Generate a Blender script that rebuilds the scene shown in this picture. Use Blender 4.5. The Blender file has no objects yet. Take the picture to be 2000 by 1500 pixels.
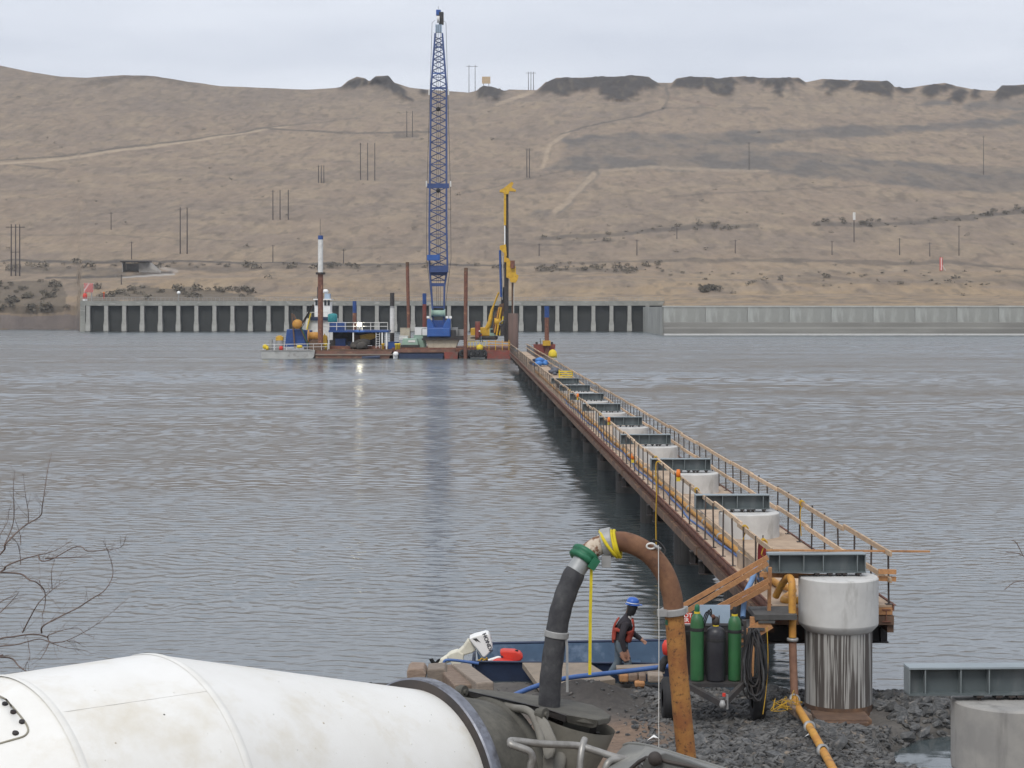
import bpy, math, random
import numpy as np
from mathutils import Vector, Matrix
random.seed(7)
R = math.radians
SC = bpy.context.scene
COL = SC.collection
F, H = 3500.0, 7.7                       # focal length in photo pixels, camera height above the river

# ---------------------------------------------------------------- camera
cam = bpy.data.cameras.new('camera'); camo = bpy.data.objects.new('camera', cam); COL.objects.link(camo)
camo.location = (0, 0, H); camo.rotation_euler = (R(90), 0, 0)
cam.sensor_width = 36; cam.lens = 63; cam.shift_y = -0.0735
cam.clip_start = 0.1; cam.clip_end = 6000
SC.camera = camo
# ---------------------------------------------------------------- world: overcast sky
W = bpy.data.worlds.new('World'); SC.world = W; W.use_nodes = True
nt = W.node_tree; nt.nodes.clear()
def N(t, **k):
    n = nt.nodes.new(t)
    for a, b in k.items(): setattr(n, a, b)
    return n
out = N('ShaderNodeOutputWorld'); bg = N('ShaderNodeBackground'); bg.inputs[1].default_value = 0.1
sky = N('ShaderNodeTexSky', sky_type='NISHITA', sun_disc=False)
sky.sun_elevation = R(52); sky.sun_rotation = R(200); sky.dust_density = 3; sky.air_density = 1.0
tc = N('ShaderNodeTexCoord'); mp = N('ShaderNodeMapping'); mp.inputs['Scale'].default_value = (1.6, 1.6, 9)
nz = N('ShaderNodeTexNoise'); nz.inputs['Scale'].default_value = 2.6; nz.inputs['Detail'].default_value = 5; nz.inputs['Roughness'].default_value = .5
rp = N('ShaderNodeValToRGB')
rp.color_ramp.elements[0].position = .3; rp.color_ramp.elements[0].color = (5.0, 5.35, 6.1, 1)
rp.color_ramp.elements[1].position = .7; rp.color_ramp.elements[1].color = (6.75, 7.05, 7.65, 1)
mx = N('ShaderNodeMix', data_type='RGBA'); mx.inputs['Factor'].default_value = .95
L = nt.links.new
L(tc.outputs['Generated'], mp.inputs[0]); L(mp.outputs[0], nz.inputs['Vector']); L(nz.outputs['Fac'], rp.inputs[0])
L(sky.outputs[0], mx.inputs[6]); L(rp.outputs[0], mx.inputs[7]); L(mx.outputs[2], bg.inputs[0]); L(bg.outputs[0], out.inputs[0])
# ---------------------------------------------------------------- sun (veiled)
sl = bpy.data.lights.new('sun', 'SUN'); sl.energy = 1.5; sl.angle = R(25); sl.color = (1, .97, .92)
so = bpy.data.objects.new('sun', sl); COL.objects.link(so); so.rotation_euler = (R(38), 0, R(-20)); so.location = (0, -20, 60)
SC.view_settings.view_transform = 'Standard'; SC.view_settings.look = 'None'
SC.view_settings.exposure = 0.45; SC.view_settings.gamma = 1.0; SC.view_settings.use_curve_mapping = False

# ================================================================ helpers
def P(px, py, D): return Vector(((px-1000)*D/F, D, H-(py-603)*D/F))
def Zat(py, D): return H-(py-603)*D/F
def Xat(px, D): return (px-1000)*D/F

_m = {}
def mat(name, c1, c2=None, scale=4.0, stretch=(1,1,1), rough=.75, metal=0.0, bump=0.0, ramp=(.38,.64), detail=6,
        rnd=0.0, c3=None, c3scale=1.0, c3ramp=(.55,.68), c3stretch=(1,1,1), spec=.4, coord='Object', bdist=.02, attr=None, nrough=.6):
    if name in _m: return _m[name]
    m = bpy.data.materials.new(name); m.use_nodes = True; t = m.node_tree; b = t.nodes['Principled BSDF']; l = t.links.new
    b.inputs['Roughness'].default_value = rough; b.inputs['Metallic'].default_value = metal
    b.inputs['Specular IOR Level'].default_value = spec
    c = t.nodes.new('ShaderNodeTexCoord')
    def noise(sc, st):
        mpn = t.nodes.new('ShaderNodeMapping'); mpn.inputs['Scale'].default_value = st
        l(c.outputs[coord], mpn.inputs[0])
        n = t.nodes.new('ShaderNodeTexNoise'); n.inputs['Scale'].default_value = sc; n.inputs['Detail'].default_value = detail
        n.inputs['Roughness'].default_value = nrough
        l(mpn.outputs[0], n.inputs['Vector']); return n
    n = noise(scale, stretch)
    r = t.nodes.new('ShaderNodeValToRGB'); e = r.color_ramp.elements
    c2 = c2 or tuple(x*.8 for x in c1)
    e[0].position, e[1].position = ramp; e[0].color = (*c1, 1); e[1].color = (*c2, 1)
    l(n.outputs['Fac'], r.inputs[0]); o = r.outputs[0]
    if attr:
        a = t.nodes.new('ShaderNodeAttribute'); a.attribute_name = attr
        q = t.nodes.new('ShaderNodeMix'); q.data_type = 'RGBA'; q.blend_type = 'MULTIPLY'; q.inputs[0].default_value = 1
        l(a.outputs['Color'], q.inputs[6]); l(o, q.inputs[7]); o = q.outputs[2]
    if c3:
        n3 = noise(c3scale, c3stretch); r3 = t.nodes.new('ShaderNodeValToRGB')
        r3.color_ramp.elements[0].position, r3.color_ramp.elements[1].position = c3ramp
        l(n3.outputs['Fac'], r3.inputs[0])
        q = t.nodes.new('ShaderNodeMix'); q.data_type = 'RGBA'; q.inputs[7].default_value = (*c3, 1)
        l(r3.outputs[0], q.inputs[0]); l(o, q.inputs[6]); o = q.outputs[2]
    if rnd:
        oi = t.nodes.new('ShaderNodeObjectInfo'); mr = t.nodes.new('ShaderNodeMapRange')
        mr.inputs[3].default_value = 1-rnd; mr.inputs[4].default_value = 1+rnd
        l(oi.outputs['Random'], mr.inputs[0])
        q = t.nodes.new('ShaderNodeMix'); q.data_type = 'RGBA'; q.blend_type = 'MULTIPLY'; q.inputs[0].default_value = 1
        l(o, q.inputs[6]); l(mr.outputs[0], q.inputs[7]); o = q.outputs[2]
    l(o, b.inputs['Base Color'])
    if bump:
        bn = t.nodes.new('ShaderNodeBump'); bn.inputs['Strength'].default_value = bump; bn.inputs['Distance'].default_value = bdist
        l(n.outputs['Fac'], bn.inputs['Height']); l(bn.outputs[0], b.inputs['Normal'])
    _m[name] = m; return m

def emat(name, col, s):
    m = bpy.data.materials.new(name); m.use_nodes = True; b = m.node_tree.nodes['Principled BSDF']
    b.inputs['Base Color'].default_value = (*col, 1); b.inputs['Emission Color'].default_value = (*col, 1); b.inputs['Emission Strength'].default_value = s
    return m

M = {}
M['wood'] = mat('lumber', (.52,.39,.265), (.43,.30,.195), 3, (1,1,1), .8, rnd=.22, bump=.2, c3=(.33,.24,.165), c3scale=9, c3stretch=(1,.2,1))
M['wood2'] = mat('orange_lumber', (.47,.24,.105), (.36,.18,.08), 4, (6,1,6), .75, rnd=.15, c3=(.28,.14,.07), c3scale=3)
M['ply'] = mat('plywood', (.44,.335,.24), (.34,.25,.18), 2.5, rough=.85, rnd=.18, c3=(.22,.16,.12), c3scale=1.4, c3ramp=(.56,.75))
M['oldwood'] = mat('weathered_timber', (.17,.12,.09), (.26,.20,.155), 4, (1,5,5), .9, bump=.5, rnd=.2)
M['greywood'] = mat('grey_timber', (.20,.165,.135), (.29,.24,.195), 5, (1,5,5), .9, bump=.3, rnd=.2)
M['rust'] = mat('rusty_red_steel', (.20,.085,.055), (.13,.06,.045), 3, rough=.85, bump=.2, c3=(.30,.16,.09), c3scale=2.2, rnd=.15)
M['rustbrown'] = mat('rusty_brown_steel', (.14,.085,.055), (.09,.055,.04), 3, rough=.85, c3=(.21,.12,.07), c3scale=2.2, rnd=.15)
M['darksteel'] = mat('dark_steel', (.025,.023,.024), (.045,.038,.035), 3, rough=.6, c3=(.09,.05,.035), c3scale=2, c3ramp=(.58,.7))
M['post'] = mat('rebar_steel', (.05,.045,.045), (.09,.065,.05), 10, rough=.6, rnd=.3)
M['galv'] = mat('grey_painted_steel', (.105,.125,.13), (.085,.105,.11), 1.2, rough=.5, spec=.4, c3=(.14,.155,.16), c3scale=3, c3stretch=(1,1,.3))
M['conc'] = mat('pale_concrete', (.56,.555,.535), (.48,.475,.46), 2.2, rough=.9, bump=.25, c3=(.33,.32,.30), c3scale=3.2, c3ramp=(.56,.74), c3stretch=(1.4,1.4,.35))
M['conc2'] = mat('grey_concrete', (.34,.33,.31), (.26,.255,.245), 2.2, rough=.9, bump=.25, c3=(.16,.155,.15), c3scale=2, c3ramp=(.52,.72), c3stretch=(2,2,.25))
M['shaft'] = mat('wet_dark_casing', (.045,.04,.036), (.075,.068,.06), 2, (3,3,.3), .8, bump=.2, c3=(.13,.12,.115), c3scale=2, c3stretch=(4,4,.15), c3ramp=(.58,.72))
M['white'] = mat('white_paint', (.80,.80,.78), (.76,.755,.735), 1.5, rough=.4)
M['whitew'] = mat('worn_white_paint', (.66,.65,.62), (.55,.54,.51), 2, rough=.6)
M['blue'] = mat('blue_paint', (.025,.075,.25), (.02,.055,.19), 2, rough=.45, c3=(.06,.05,.09), c3scale=1.3, c3ramp=(.6,.75))
M['craneblue'] = mat('crane_blue_paint', (.03,.10,.33), (.025,.08,.27), 1, rough=.45)
M['boom'] = mat('boom_blue_paint', (.04,.07,.19), (.03,.055,.15), 1, rough=.5)
M['yellow'] = mat('yellow_paint', (.60,.36,.03), (.48,.27,.025), 2, rough=.5, c3=(.2,.1,.03), c3scale=2.5, c3ramp=(.6,.72))
M['yel'] = mat('bright_yellow', (.70,.52,.03), (.6,.44,.03), 3, rough=.6)
M['pipeyel'] = mat('orange_yellow_pipe', (.52,.27,.05), (.44,.20,.04), 4, rough=.6, bump=.1, c3=(.25,.12,.05), c3scale=5, c3ramp=(.57,.68))
M['black'] = mat('black_rubber', (.018,.018,.02), (.03,.03,.03), 5, rough=.8)
M['dark'] = mat('dark_machinery', (.03,.03,.032), (.06,.05,.045), 2, rough=.7)
M['beige'] = mat('beige_paint', (.48,.43,.33), (.40,.35,.27), 1.5, rough=.8, c3=(.3,.22,.15), c3scale=1.2, c3ramp=(.55,.7))
M['teal'] = mat('teal_plastic', (.03,.28,.29), (.025,.22,.23), 3, rough=.5)
M['palegreen'] = mat('pale_green_paint', (.30,.42,.34), (.25,.36,.29), 2, rough=.6)
M['red'] = mat('red_plastic', (.62,.05,.03), (.5,.035,.025), 4, rough=.5)
M['redhull'] = mat('red_hull_paint', (.23,.06,.045), (.17,.05,.04), .9, rough=.8, c3=(.13,.09,.07), c3scale=.8, c3ramp=(.5,.65))
M['brownhull'] = mat('brown_hull', (.20,.10,.07), (.13,.075,.06), .8, rough=.85, c3=(.28,.18,.12), c3scale=.7, c3stretch=(1,1,3))
M['greyhull'] = mat('grey_hull', (.40,.40,.38), (.33,.33,.32), .6, rough=.6, c3=(.2,.19,.17), c3scale=.9, c3ramp=(.56,.7))
M['navy'] = mat('navy_boat_paint', (.025,.04,.085), (.018,.028,.06), 3, rough=.5)
M['boatblue'] = mat('faded_blue_boat', (.055,.10,.165), (.042,.078,.135), 3, rough=.6, c3=(.13,.18,.26), c3scale=2)
M['hose'] = mat('grey_rubber_hose', (.032,.032,.036), (.06,.06,.062), 9, (1,1,1), .8, bump=.4, bdist=.006, c3=(.13,.13,.125), c3scale=2.2, c3ramp=(.5,.72), detail=9, nrough=.7)
M['zinc'] = mat('zinc_metal', (.36,.36,.35), (.28,.28,.275), 8, rough=.55, metal=.3)
M['cement'] = mat('cement_crusted_steel', (.105,.10,.085), (.07,.067,.058), 5, rough=.85, bump=.4, c3=(.165,.155,.13), c3scale=2.4, c3ramp=(.52,.75), detail=9, nrough=.7)
M['rustpipe'] = mat('orange_rust_pipe', (.40,.20,.055), (.24,.095,.035), 5, rough=.85, bump=.25, bdist=.004, ramp=(.35,.62), c3=(.085,.04,.025), c3scale=26, c3ramp=(.54,.66), detail=8, nrough=.7)
M['rustelbow'] = mat('brown_rust_pipe', (.135,.065,.038), (.23,.12,.065), 5, rough=.85, bump=.3, bdist=.004, c3=(.065,.036,.028), c3scale=7, c3ramp=(.5,.7), detail=9, nrough=.7)
M['peel'] = mat('peeling_white_pipe', (.55,.48,.40), (.45,.37,.28), 10, rough=.8, c3=(.16,.08,.045), c3scale=16, c3ramp=(.5,.58))
M['green'] = mat('green_cylinder_paint', (.035,.135,.05), (.028,.105,.042), 3, rough=.45, c3=(.05,.12,.05), c3scale=5)
M['greenf'] = mat('green_clamp_paint', (.02,.14,.07), (.015,.10,.05), 8, rough=.5)
M['bluepipe'] = mat('blue_pipe', (.06,.13,.33), (.045,.10,.27), 5, rough=.5)
M['lightblue'] = mat('pale_blue_panel', (.36,.45,.55), (.31,.39,.48), 3, rough=.5)
M['strap'] = mat('yellow_strap', (.62,.50,.02), (.5,.40,.02), 20, rough=.8)
M['rope'] = mat('yellow_rope', (.50,.31,.03), (.36,.21,.03), 40, rough=.9)
M['twig'] = mat('bark', (.13,.095,.085), (.17,.13,.11), 20, rough=.9)
M['pole'] = mat('creosote_pole', (.075,.06,.055), (.055,.045,.04), 1, rough=.9)
M['bridgec'] = mat('bridge_concrete', (.30,.28,.25), (.24,.22,.20), .5, rough=.9)
M['glass'] = mat('dark_window_glass', (.02,.025,.03), (.03,.035,.04), 1, rough=.1)
M['orange'] = mat('orange_plastic', (.75,.20,.02), (.65,.16,.02), 5, rough=.5)
M['canvas'] = mat('blue_tarp', (.07,.22,.55), (.05,.17,.45), 3, rough=.6)
M['lamp'] = emat('lit_floodlight', (1, .95, .75), 9)

class MB:
    def __init__(s): s.v = []; s.f = []; s.sm = []
    def add(s, v, f, smooth=False):
        o = len(s.v); s.v += [tuple(x) for x in v]; s.f += [tuple(i+o for i in q) for q in f]; s.sm += [smooth]*len(f); return s
    def box(s, c, d, rot=None):
        v = [Vector((x*d[0]/2, y*d[1]/2, z*d[2]/2)) for x in (-1,1) for y in (-1,1) for z in (-1,1)]
        if rot is not None: v = [rot @ p for p in v]
        c = Vector(c)
        return s.add([c+p for p in v], [(0,1,3,2),(4,6,7,5),(0,4,5,1),(2,3,7,6),(0,2,6,4),(1,5,7,3)])
    def ext(s, x0, x1, y0, y1, z0, z1): return s.box(((x0+x1)/2,(y0+y1)/2,(z0+z1)/2), (abs(x1-x0),abs(y1-y0),abs(z1-z0)))
    def bar(s, a, b, w, h=None, up=(0,0,1)):
        a, b = Vector(a), Vector(b); h = h or w; d = (b-a); Ln = d.length; d = d/Ln; up = Vector(up)
        x = d.cross(up)
        if x.length < 1e-4: x = d.cross(Vector((1,0,0)))
        x.normalize(); u = x.cross(d)
        return s.box((a+b)/2, (w, Ln, h), Matrix((x, d, u)).transposed())
    def tube(s, pts, r, n=10, caps=True, smooth=True):
        pts = [Vector(p) for p in pts]; k = len(pts)
        rs = r if isinstance(r, (list, tuple)) else [r]*k
        tg = [(pts[min(i+1,k-1)]-pts[max(i-1,0)]).normalized() for i in range(k)]
        u = tg[0].cross(Vector((0,0,1)))
        if u.length < 1e-3: u = tg[0].cross(Vector((1,0,0)))
        u.normalize(); v = []
        for i in range(k):
            if i:
                u = u - tg[i]*u.dot(tg[i])
                if u.length < 1e-5: u = tg[i].orthogonal()
                u.normalize()
            w = tg[i].cross(u)
            for j in range(n):
                a = 2*math.pi*j/n; v.append(pts[i]+(u*math.cos(a)+w*math.sin(a))*rs[i])
        f = [(i*n+j, i*n+(j+1)%n, (i+1)*n+(j+1)%n, (i+1)*n+j) for i in range(k-1) for j in range(n)]
        s.add(v, f, smooth)
        if caps:
            s.add(v[:n], [tuple(range(n-1,-1,-1))]); s.add(v[-n:], [tuple(range(n))])
        return s
    def lathe(s, prof, o=(0,0,0), ax=(0,0,1), n=24, smooth=True, a0=0, a1=2*math.pi):
        o = Vector(o); ax = Vector(ax).normalized(); u = ax.cross(Vector((0,1,0)))
        if u.length < 1e-3: u = ax.cross(Vector((1,0,0)))
        u.normalize(); w = ax.cross(u); full = abs(a1-a0-2*math.pi) < 1e-4; m = n if full else n+1; v = []
        for (r, z) in prof:
            for j in range(m):
                a = a0+(a1-a0)*j/n; v.append(o+ax*z+(u*math.cos(a)+w*math.sin(a))*r)
        f = [(i*m+j, i*m+(j+1)%m, (i+1)*m+(j+1)%m, (i+1)*m+j) for i in range(len(prof)-1) for j in range(m if full else n)]
        return s.add(v, f, smooth)
    def cyl(s, a, b, r, n=16, r2=None): return s.tube([a, b], [r, r if r2 is None else r2], n)
    def prism(s, poly, vec):
        vec = Vector(vec); p = [Vector(q) for q in poly]; n = len(p)
        return s.add(p+[q+vec for q in p], [tuple(range(n-1,-1,-1)), tuple(range(n,2*n))]+[(i,(i+1)%n,n+(i+1)%n,n+i) for i in range(n)])
    def mesh(s, name, m, off=(0,0,0)):
        me = bpy.data.meshes.new(name); ox = Vector(off)
        me.from_pydata([(a-ox.x,b-ox.y,c-ox.z) for a,b,c in s.v], [], s.f); me.materials.append(m)
        me.polygons.foreach_set('use_smooth', s.sm); me.update(); return me

def tag(o, label=None, cat=None, group=None, kind=None):
    if label: o['label'] = label
    if cat: o['category'] = cat
    if group: o['group'] = group
    if kind: o['kind'] = kind
    return o
def wl(o):
    v = Vector((0,0,0))
    while o is not None: v += o.location; o = o.parent
    return v
def thing(name, label, cat, loc, group=None):
    o = bpy.data.objects.new(name, None); o.empty_display_size = .2; COL.objects.link(o); o.location = loc
    return tag(o, label, cat, group)
def part(name, mb, m, parent, label=None, kind=None, bevel=0):
    o = bpy.data.objects.new(name, mb.mesh(name, m, wl(parent) if parent else (0,0,0))); COL.objects.link(o); o.parent = parent
    if bevel: addbevel(o, bevel)
    if label: o['label'] = label
    if kind: o['kind'] = kind
    return o
def addbevel(o, w):
    b = o.modifiers.new('bevel', 'BEVEL'); b.width = w; b.segments = 2; b.limit_method = 'ANGLE'; b.angle_limit = R(40)
def solo(name, mb, m, label, cat, loc, group=None, bevel=0):
    loc = Vector(loc); o = bpy.data.objects.new(name, mb.mesh(name, m, loc)); COL.objects.link(o); o.location = loc
    if bevel: addbevel(o, bevel)
    return tag(o, label, cat, group)
def inst(name, me, parent, loc, rot=None, scale=None):
    o = bpy.data.objects.new(name, me); COL.objects.link(o); o.parent = parent; o.location = Vector(loc)-(wl(parent) if parent else Vector())
    if rot is not None: o.rotation_euler = rot
    if scale is not None: o.scale = scale
    return o
def smoothline(pts, k=6):
    pts = [Vector(p) for p in pts]; o = []
    for i in range(len(pts)-1):
        p0, p1, p2, p3 = pts[max(i-1,0)], pts[i], pts[i+1], pts[min(i+2,len(pts)-1)]
        for j in range(k):
            t = j/k
            o.append(.5*((2*p1)+(p2-p0)*t+(2*p0-5*p1+4*p2-p3)*t*t+(3*p1-p0-3*p2+p3)*t**3))
    return o+[pts[-1]]
def text_mesh(name, s, size, m, depth=.002):
    c = bpy.data.curves.new(name, 'FONT'); c.body = s; c.size = size; c.extrude = depth; c.align_x = 'CENTER'; c.align_y = 'CENTER'; c.offset = size*.02
    o = bpy.data.objects.new(name, c); COL.objects.link(o)
    dg = bpy.context.evaluated_depsgraph_get(); me = bpy.data.meshes.new_from_object(o.evaluated_get(dg)); me.materials.clear(); me.materials.append(m)
    bpy.data.objects.remove(o); return me

# value noise for terrain
_rt = np.random.default_rng(3).random((256,256))
def vn(x, y):
    xi = np.floor(x).astype(int); yi = np.floor(y).astype(int); a = x-xi; b = y-yi
    a = a*a*(3-2*a); b = b*b*(3-2*b); g = lambda i, j: _rt[i & 255, j & 255]
    return (g(xi,yi)*(1-a)+g(xi+1,yi)*a)*(1-b)+(g(xi,yi+1)*(1-a)+g(xi+1,yi+1)*a)*b
def fbm(x, y, o=5):
    s = 0; a = .5; t = 0
    for k in range(o): s = s+a*vn(x*2**k+17*k, y*2**k+9*k); t += a; a *= .5
    return s/t
def sstep(a, b, x): t = np.clip((x-a)/(b-a), 0, 1); return t*t*(3-2*t)
def npmesh(name, V, Q, m, col=None, smooth=True):
    me = bpy.data.meshes.new(name); me.vertices.add(len(V)); me.vertices.foreach_set('co', np.asarray(V, np.float32).ravel())
    Q = np.asarray(Q, np.int32); k = Q.shape[1]
    me.loops.add(Q.size); me.loops.foreach_set('vertex_index', Q.ravel()); me.polygons.add(len(Q))
    me.polygons.foreach_set('loop_start', np.arange(0, Q.size, k, dtype=np.int32))
    me.polygons.foreach_set('use_smooth', np.full(len(Q), smooth)); me.update(); me.validate()
    if col is not None:
        a = me.color_attributes.new('Col', 'FLOAT_COLOR', 'POINT'); c = np.ones((len(V), 4), np.float32); c[:, :3] = col; a.data.foreach_set('color', c.ravel())
    me.materials.append(m); return me
def gridq(nr, nc):
    i, j = np.meshgrid(np.arange(nr-1), np.arange(nc-1), indexing='ij'); b = (i*nc+j).ravel()
    return np.stack([b, b+1, b+nc+1, b+nc], 1)
def inpoly(px, py, poly):
    r = np.zeros(px.shape, bool); n = len(poly); j = n-1
    for i in range(n):
        xi, yi = poly[i]; xj, yj = poly[j]
        if yi != yj:
            c = ((yi > py) != (yj > py)) & (px < (xj-xi)*(py-yi)/(yj-yi)+xi); r ^= c
        j = i
    return r
def dline(px, py, pts, ys=1.0):
    d = np.full(px.shape, 1e9)
    for (x0,y0),(x1,y1) in zip(pts[:-1], pts[1:]):
        dx, dy = x1-x0, (y1-y0)*ys; L2 = dx*dx+dy*dy
        t = np.clip(((px-x0)*dx+(py-y0)*ys*dy)/L2, 0, 1)
        d = np.minimum(d, np.hypot(px-x0-t*dx, (py-y0)*ys-t*dy))
    return d
# ================================================================ river
WSL = .022
def water_mat():
    m = bpy.data.materials.new('river_water'); m.use_nodes = True; t = m.node_tree; l = t.links.new; b = t.nodes['Principled BSDF']
    b.inputs['Base Color'].default_value = (.06,.076,.08,1); b.inputs['Roughness'].default_value = .12; b.inputs['IOR'].default_value = 2.3
    c = t.nodes.new('ShaderNodeTexCoord')
    def nz(sc, st, det, rot=0):
        mp = t.nodes.new('ShaderNodeMapping'); mp.inputs['Scale'].default_value = st; mp.inputs['Rotation'].default_value = (0,0,rot)
        l(c.outputs['Object'], mp.inputs[0]); n = t.nodes.new('ShaderNodeTexNoise'); n.inputs['Scale'].default_value = sc
        n.inputs['Detail'].default_value = det; n.inputs['Roughness'].default_value = .55; n.inputs['Distortion'].default_value = .6
        l(mp.outputs[0], n.inputs['Vector']); return n.outputs['Fac']
    def ma(op, a, b_):
        n = t.nodes.new('ShaderNodeMath'); n.operation = op
        for i, q in enumerate((a, b_)):
            if isinstance(q, (int, float)): n.inputs[i].default_value = q
            else: l(q, n.inputs[i])
        return n.outputs[0]
    w1 = nz(1.0, (.55,1.7,1), 3, R(6)); w2 = nz(1.0, (2.2,5.0,1), 2, R(-9)); w3 = nz(1.0, (.10,.42,1), 2, R(3))
    patch = nz(1.0, (.006,.03,1), 4, R(4))
    pr = t.nodes.new('ShaderNodeMapRange'); pr.inputs[1].default_value = .36; pr.inputs[2].default_value = .62; pr.inputs[3].default_value = .45; pr.inputs[4].default_value = 1.25
    l(patch, pr.inputs[0])
    h = ma('ADD', ma('MULTIPLY', w1, .02), ma('MULTIPLY', w2, .006)); h = ma('MULTIPLY', h, pr.outputs[0])
    bn = t.nodes.new('ShaderNodeBump'); bn.inputs['Strength'].default_value = 1; bn.inputs['Distance'].default_value = 1.0
    l(h, bn.inputs['Height']); l(bn.outputs[0], b.inputs['Normal'])
    pt = nz(1.0, (.02,.10,1), 5, R(3)); rr_ = t.nodes.new('ShaderNodeMapRange'); rr_.inputs[1].default_value = .35; rr_.inputs[2].default_value = .65; rr_.inputs[3].default_value = .08; rr_.inputs[4].default_value = .17
    l(pt, rr_.inputs[0])
    sx_ = t.nodes.new('ShaderNodeSeparateXYZ'); l(c.outputs['Object'], sx_.inputs[0]); fr_ = t.nodes.new('ShaderNodeMapRange'); fr_.inputs[1].default_value = 80; fr_.inputs[2].default_value = 420; fr_.inputs[3].default_value = 0; fr_.inputs[4].default_value = .15
    l(sx_.outputs['Y'], fr_.inputs[0]); l(ma('ADD', rr_.outputs[0], fr_.outputs[0]), b.inputs['Roughness']); return m      # ripples too small to resolve far away
# real waves: a fan of rows whose spacing grows with distance, each wave dropped where the rows get too coarse for it
rows = [24.0]
while rows[-1] < 640: rows.append(rows[-1]+max(.075, .0019*rows[-1]))
rows = np.array(rows+[660,720,800,905]); pxs = np.concatenate([[-9000,-5000,-2500,-1200,-600,-300], np.arange(-180,2181,5.0), [2300,2600,3200,4500,7000,11000]])
WP, WY = np.meshgrid(pxs, rows); WX = (WP-1000)*WY/F; WZ = np.zeros(WX.shape); rw_ = np.random.default_rng(11)
step = np.maximum(.075, .0019*WY)
wx = WX+1.2*(fbm(WX*.05,WY*.12,3)-.5)*6; wy = WY+(fbm(WX*.04+7,WY*.09,3)-.5)*5
for i in range(70):
    lam = .22*(26.0**(i/69.0)); th = rw_.normal()*.55; k_ = 2*math.pi/lam; sl_ = WSL*(.6+.8*rw_.random())*(1.0 if lam < .55 else (.55/lam)**.8)*(1.0+.35*sstep(45,90,WY) if lam < .8 else 1+.4*sstep(45,90,WY)+1.5*sstep(80,220,WY))*(1.0 if lam < .7 else (.5+.5*sstep(70,150,WY)))*(1.0 if lam < 1.3 else sstep(60,190,WY))
    ph = rw_.random()*6.28; A_ = sl_/k_
    env = .35+1.3*fbm(WX*.11/lam**.5+i*3.1, WY*.3/lam**.5+i*1.7, 2)                       # waves come in groups
    WZ += A_*env*np.sin(k_*(wx*math.sin(th)+wy*math.cos(th))+ph)*sstep(2.2, 4.2, lam/step)
calm = sstep(.36,.60,fbm(WX*.010+3, WY*.035, 4)); WZ *= .55+.65*calm
WZ *= sstep(-180,-120,WP)*sstep(2180,2120,WP)*sstep(640,560,WY)
o = bpy.data.objects.new('river_water', npmesh('river_water', np.stack([WX,WY,WZ],-1).reshape(-1,3), gridq(len(rows), len(pxs)), water_mat())); COL.objects.link(o)
tag(o, 'grey rippled river water', kind='structure')

# ================================================================ far hillside
SKY = [(-1200,60),(-400,95),(-120,115),(0,128),(60,140),(120,149),(170,152),(240,147),(300,149),(370,160),(430,168),(520,172),(600,175),(665,171),(680,158),(697,150),(712,153),(719,159),(725,157),(735,149),(758,149),(770,162),(800,171),(830,175),(880,178),(915,181),(930,177),(945,167),(960,168),(985,175),(1048,176),(1066,160),(1085,152),(1130,152),(1180,150),(1230,148),(1265,148),(1278,157),(1284,161),(1312,161),(1322,152),(1350,149),(1420,151),(1470,148),(1482,153),(1560,152),(1574,161),(1605,155),(1640,156),(1735,158),(1746,169),(1775,172),(1800,167),(1850,161),(1868,168),(1905,175),(1945,178),(1956,168),(2000,165),(2200,160),(3200,150)]
sx, sy = zip(*SKY)
def sky_y(px): return np.interp(px, sx, sy)
def base(px):
    return (np.interp(px, [-1e4,150,158,1296,1299,1e4], [643,643,595,595,598,598]), np.interp(px, [-1e4,150,158,1296,1299,1e4], [662,662,605,605,524,524]))
TT = [0,.1,.16,.22,.375,.61,.82,1]; TD = [664,705,765,805,900,1100,1300,1500]
_gx = np.arange(-1400,3401,5.0); _gk = np.exp(-(np.arange(-60,61)*5/140.0)**2/2); _gk /= _gk.sum()
_gs = np.convolve(np.pad(sky_y(_gx), 60, mode='edge'), _gk, mode='valid')
def hillD(px, py):
    y0, d0 = base(px); ss = np.interp(px, _gx, _gs); t = (598-py)/(598-ss)            # smooth skyline: no ribs running down the slope
    g = np.interp(t, TT, TD); g = np.where(t > 1, 1500+(t-1)*160, g)
    return d0+(g-d0)*np.clip((y0-py)/(y0-574.0),0,1)
cols = np.concatenate([np.linspace(-1200,-60,50), np.arange(-50,2051,3.0), np.linspace(2060,3200,50)])
tr = np.linspace(0, 1, 265)
PX, T = np.meshgrid(cols, tr); Y0, D0 = base(PX); PYs = Y0+(sky_y(PX)-Y0)*T
DD = hillD(PX, PYs)
HX = (PX-1000)*DD/F; HZ = H-(PYs-603)*DD/F
HZ += (fbm(HX/40, DD/40, 5)-.5)*3.2*sstep(.03,.15,T)*(1-sstep(.93,1,T)*.6)
# paint what the ground is made of: dry grass, scree, basalt, tracks
C = np.ones(PX.shape+(3,)); C[:] = (.235,.183,.137)
jx = PX+(fbm(HX/9, DD/30, 4)-.5)*26; jy = PYs+(fbm(HX/9+50, DD/14, 4)-.5)*13
def blend(mask, col, a=1.0):
    k = (np.asarray(mask, float)*a)[..., None]; C[:] = C*(1-k)+np.array(col)*k
blend(sstep(.45,.7,fbm(HX/70, DD/60,4)), (.198,.160,.128), .7)
blend(sstep(.5,.72,fbm(HX/30+9, DD/18,4)), (.275,.216,.152), .6)
blend(sstep(.27,.03,T)*sstep(.34,.58,fbm(HX/25+30, DD/8,4)), (.30,.222,.138), .8)
blend(sstep(.78,1,T)*(PX<1000), (.188,.155,.125), .5)
blend(sstep(.5,.68,fbm(HX/9+3, DD/26+5,5)), (.175,.142,.112), .45); blend(sstep(.52,.7,fbm(HX/7+31, DD/20+8,5)), (.285,.225,.158), .4)
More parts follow.
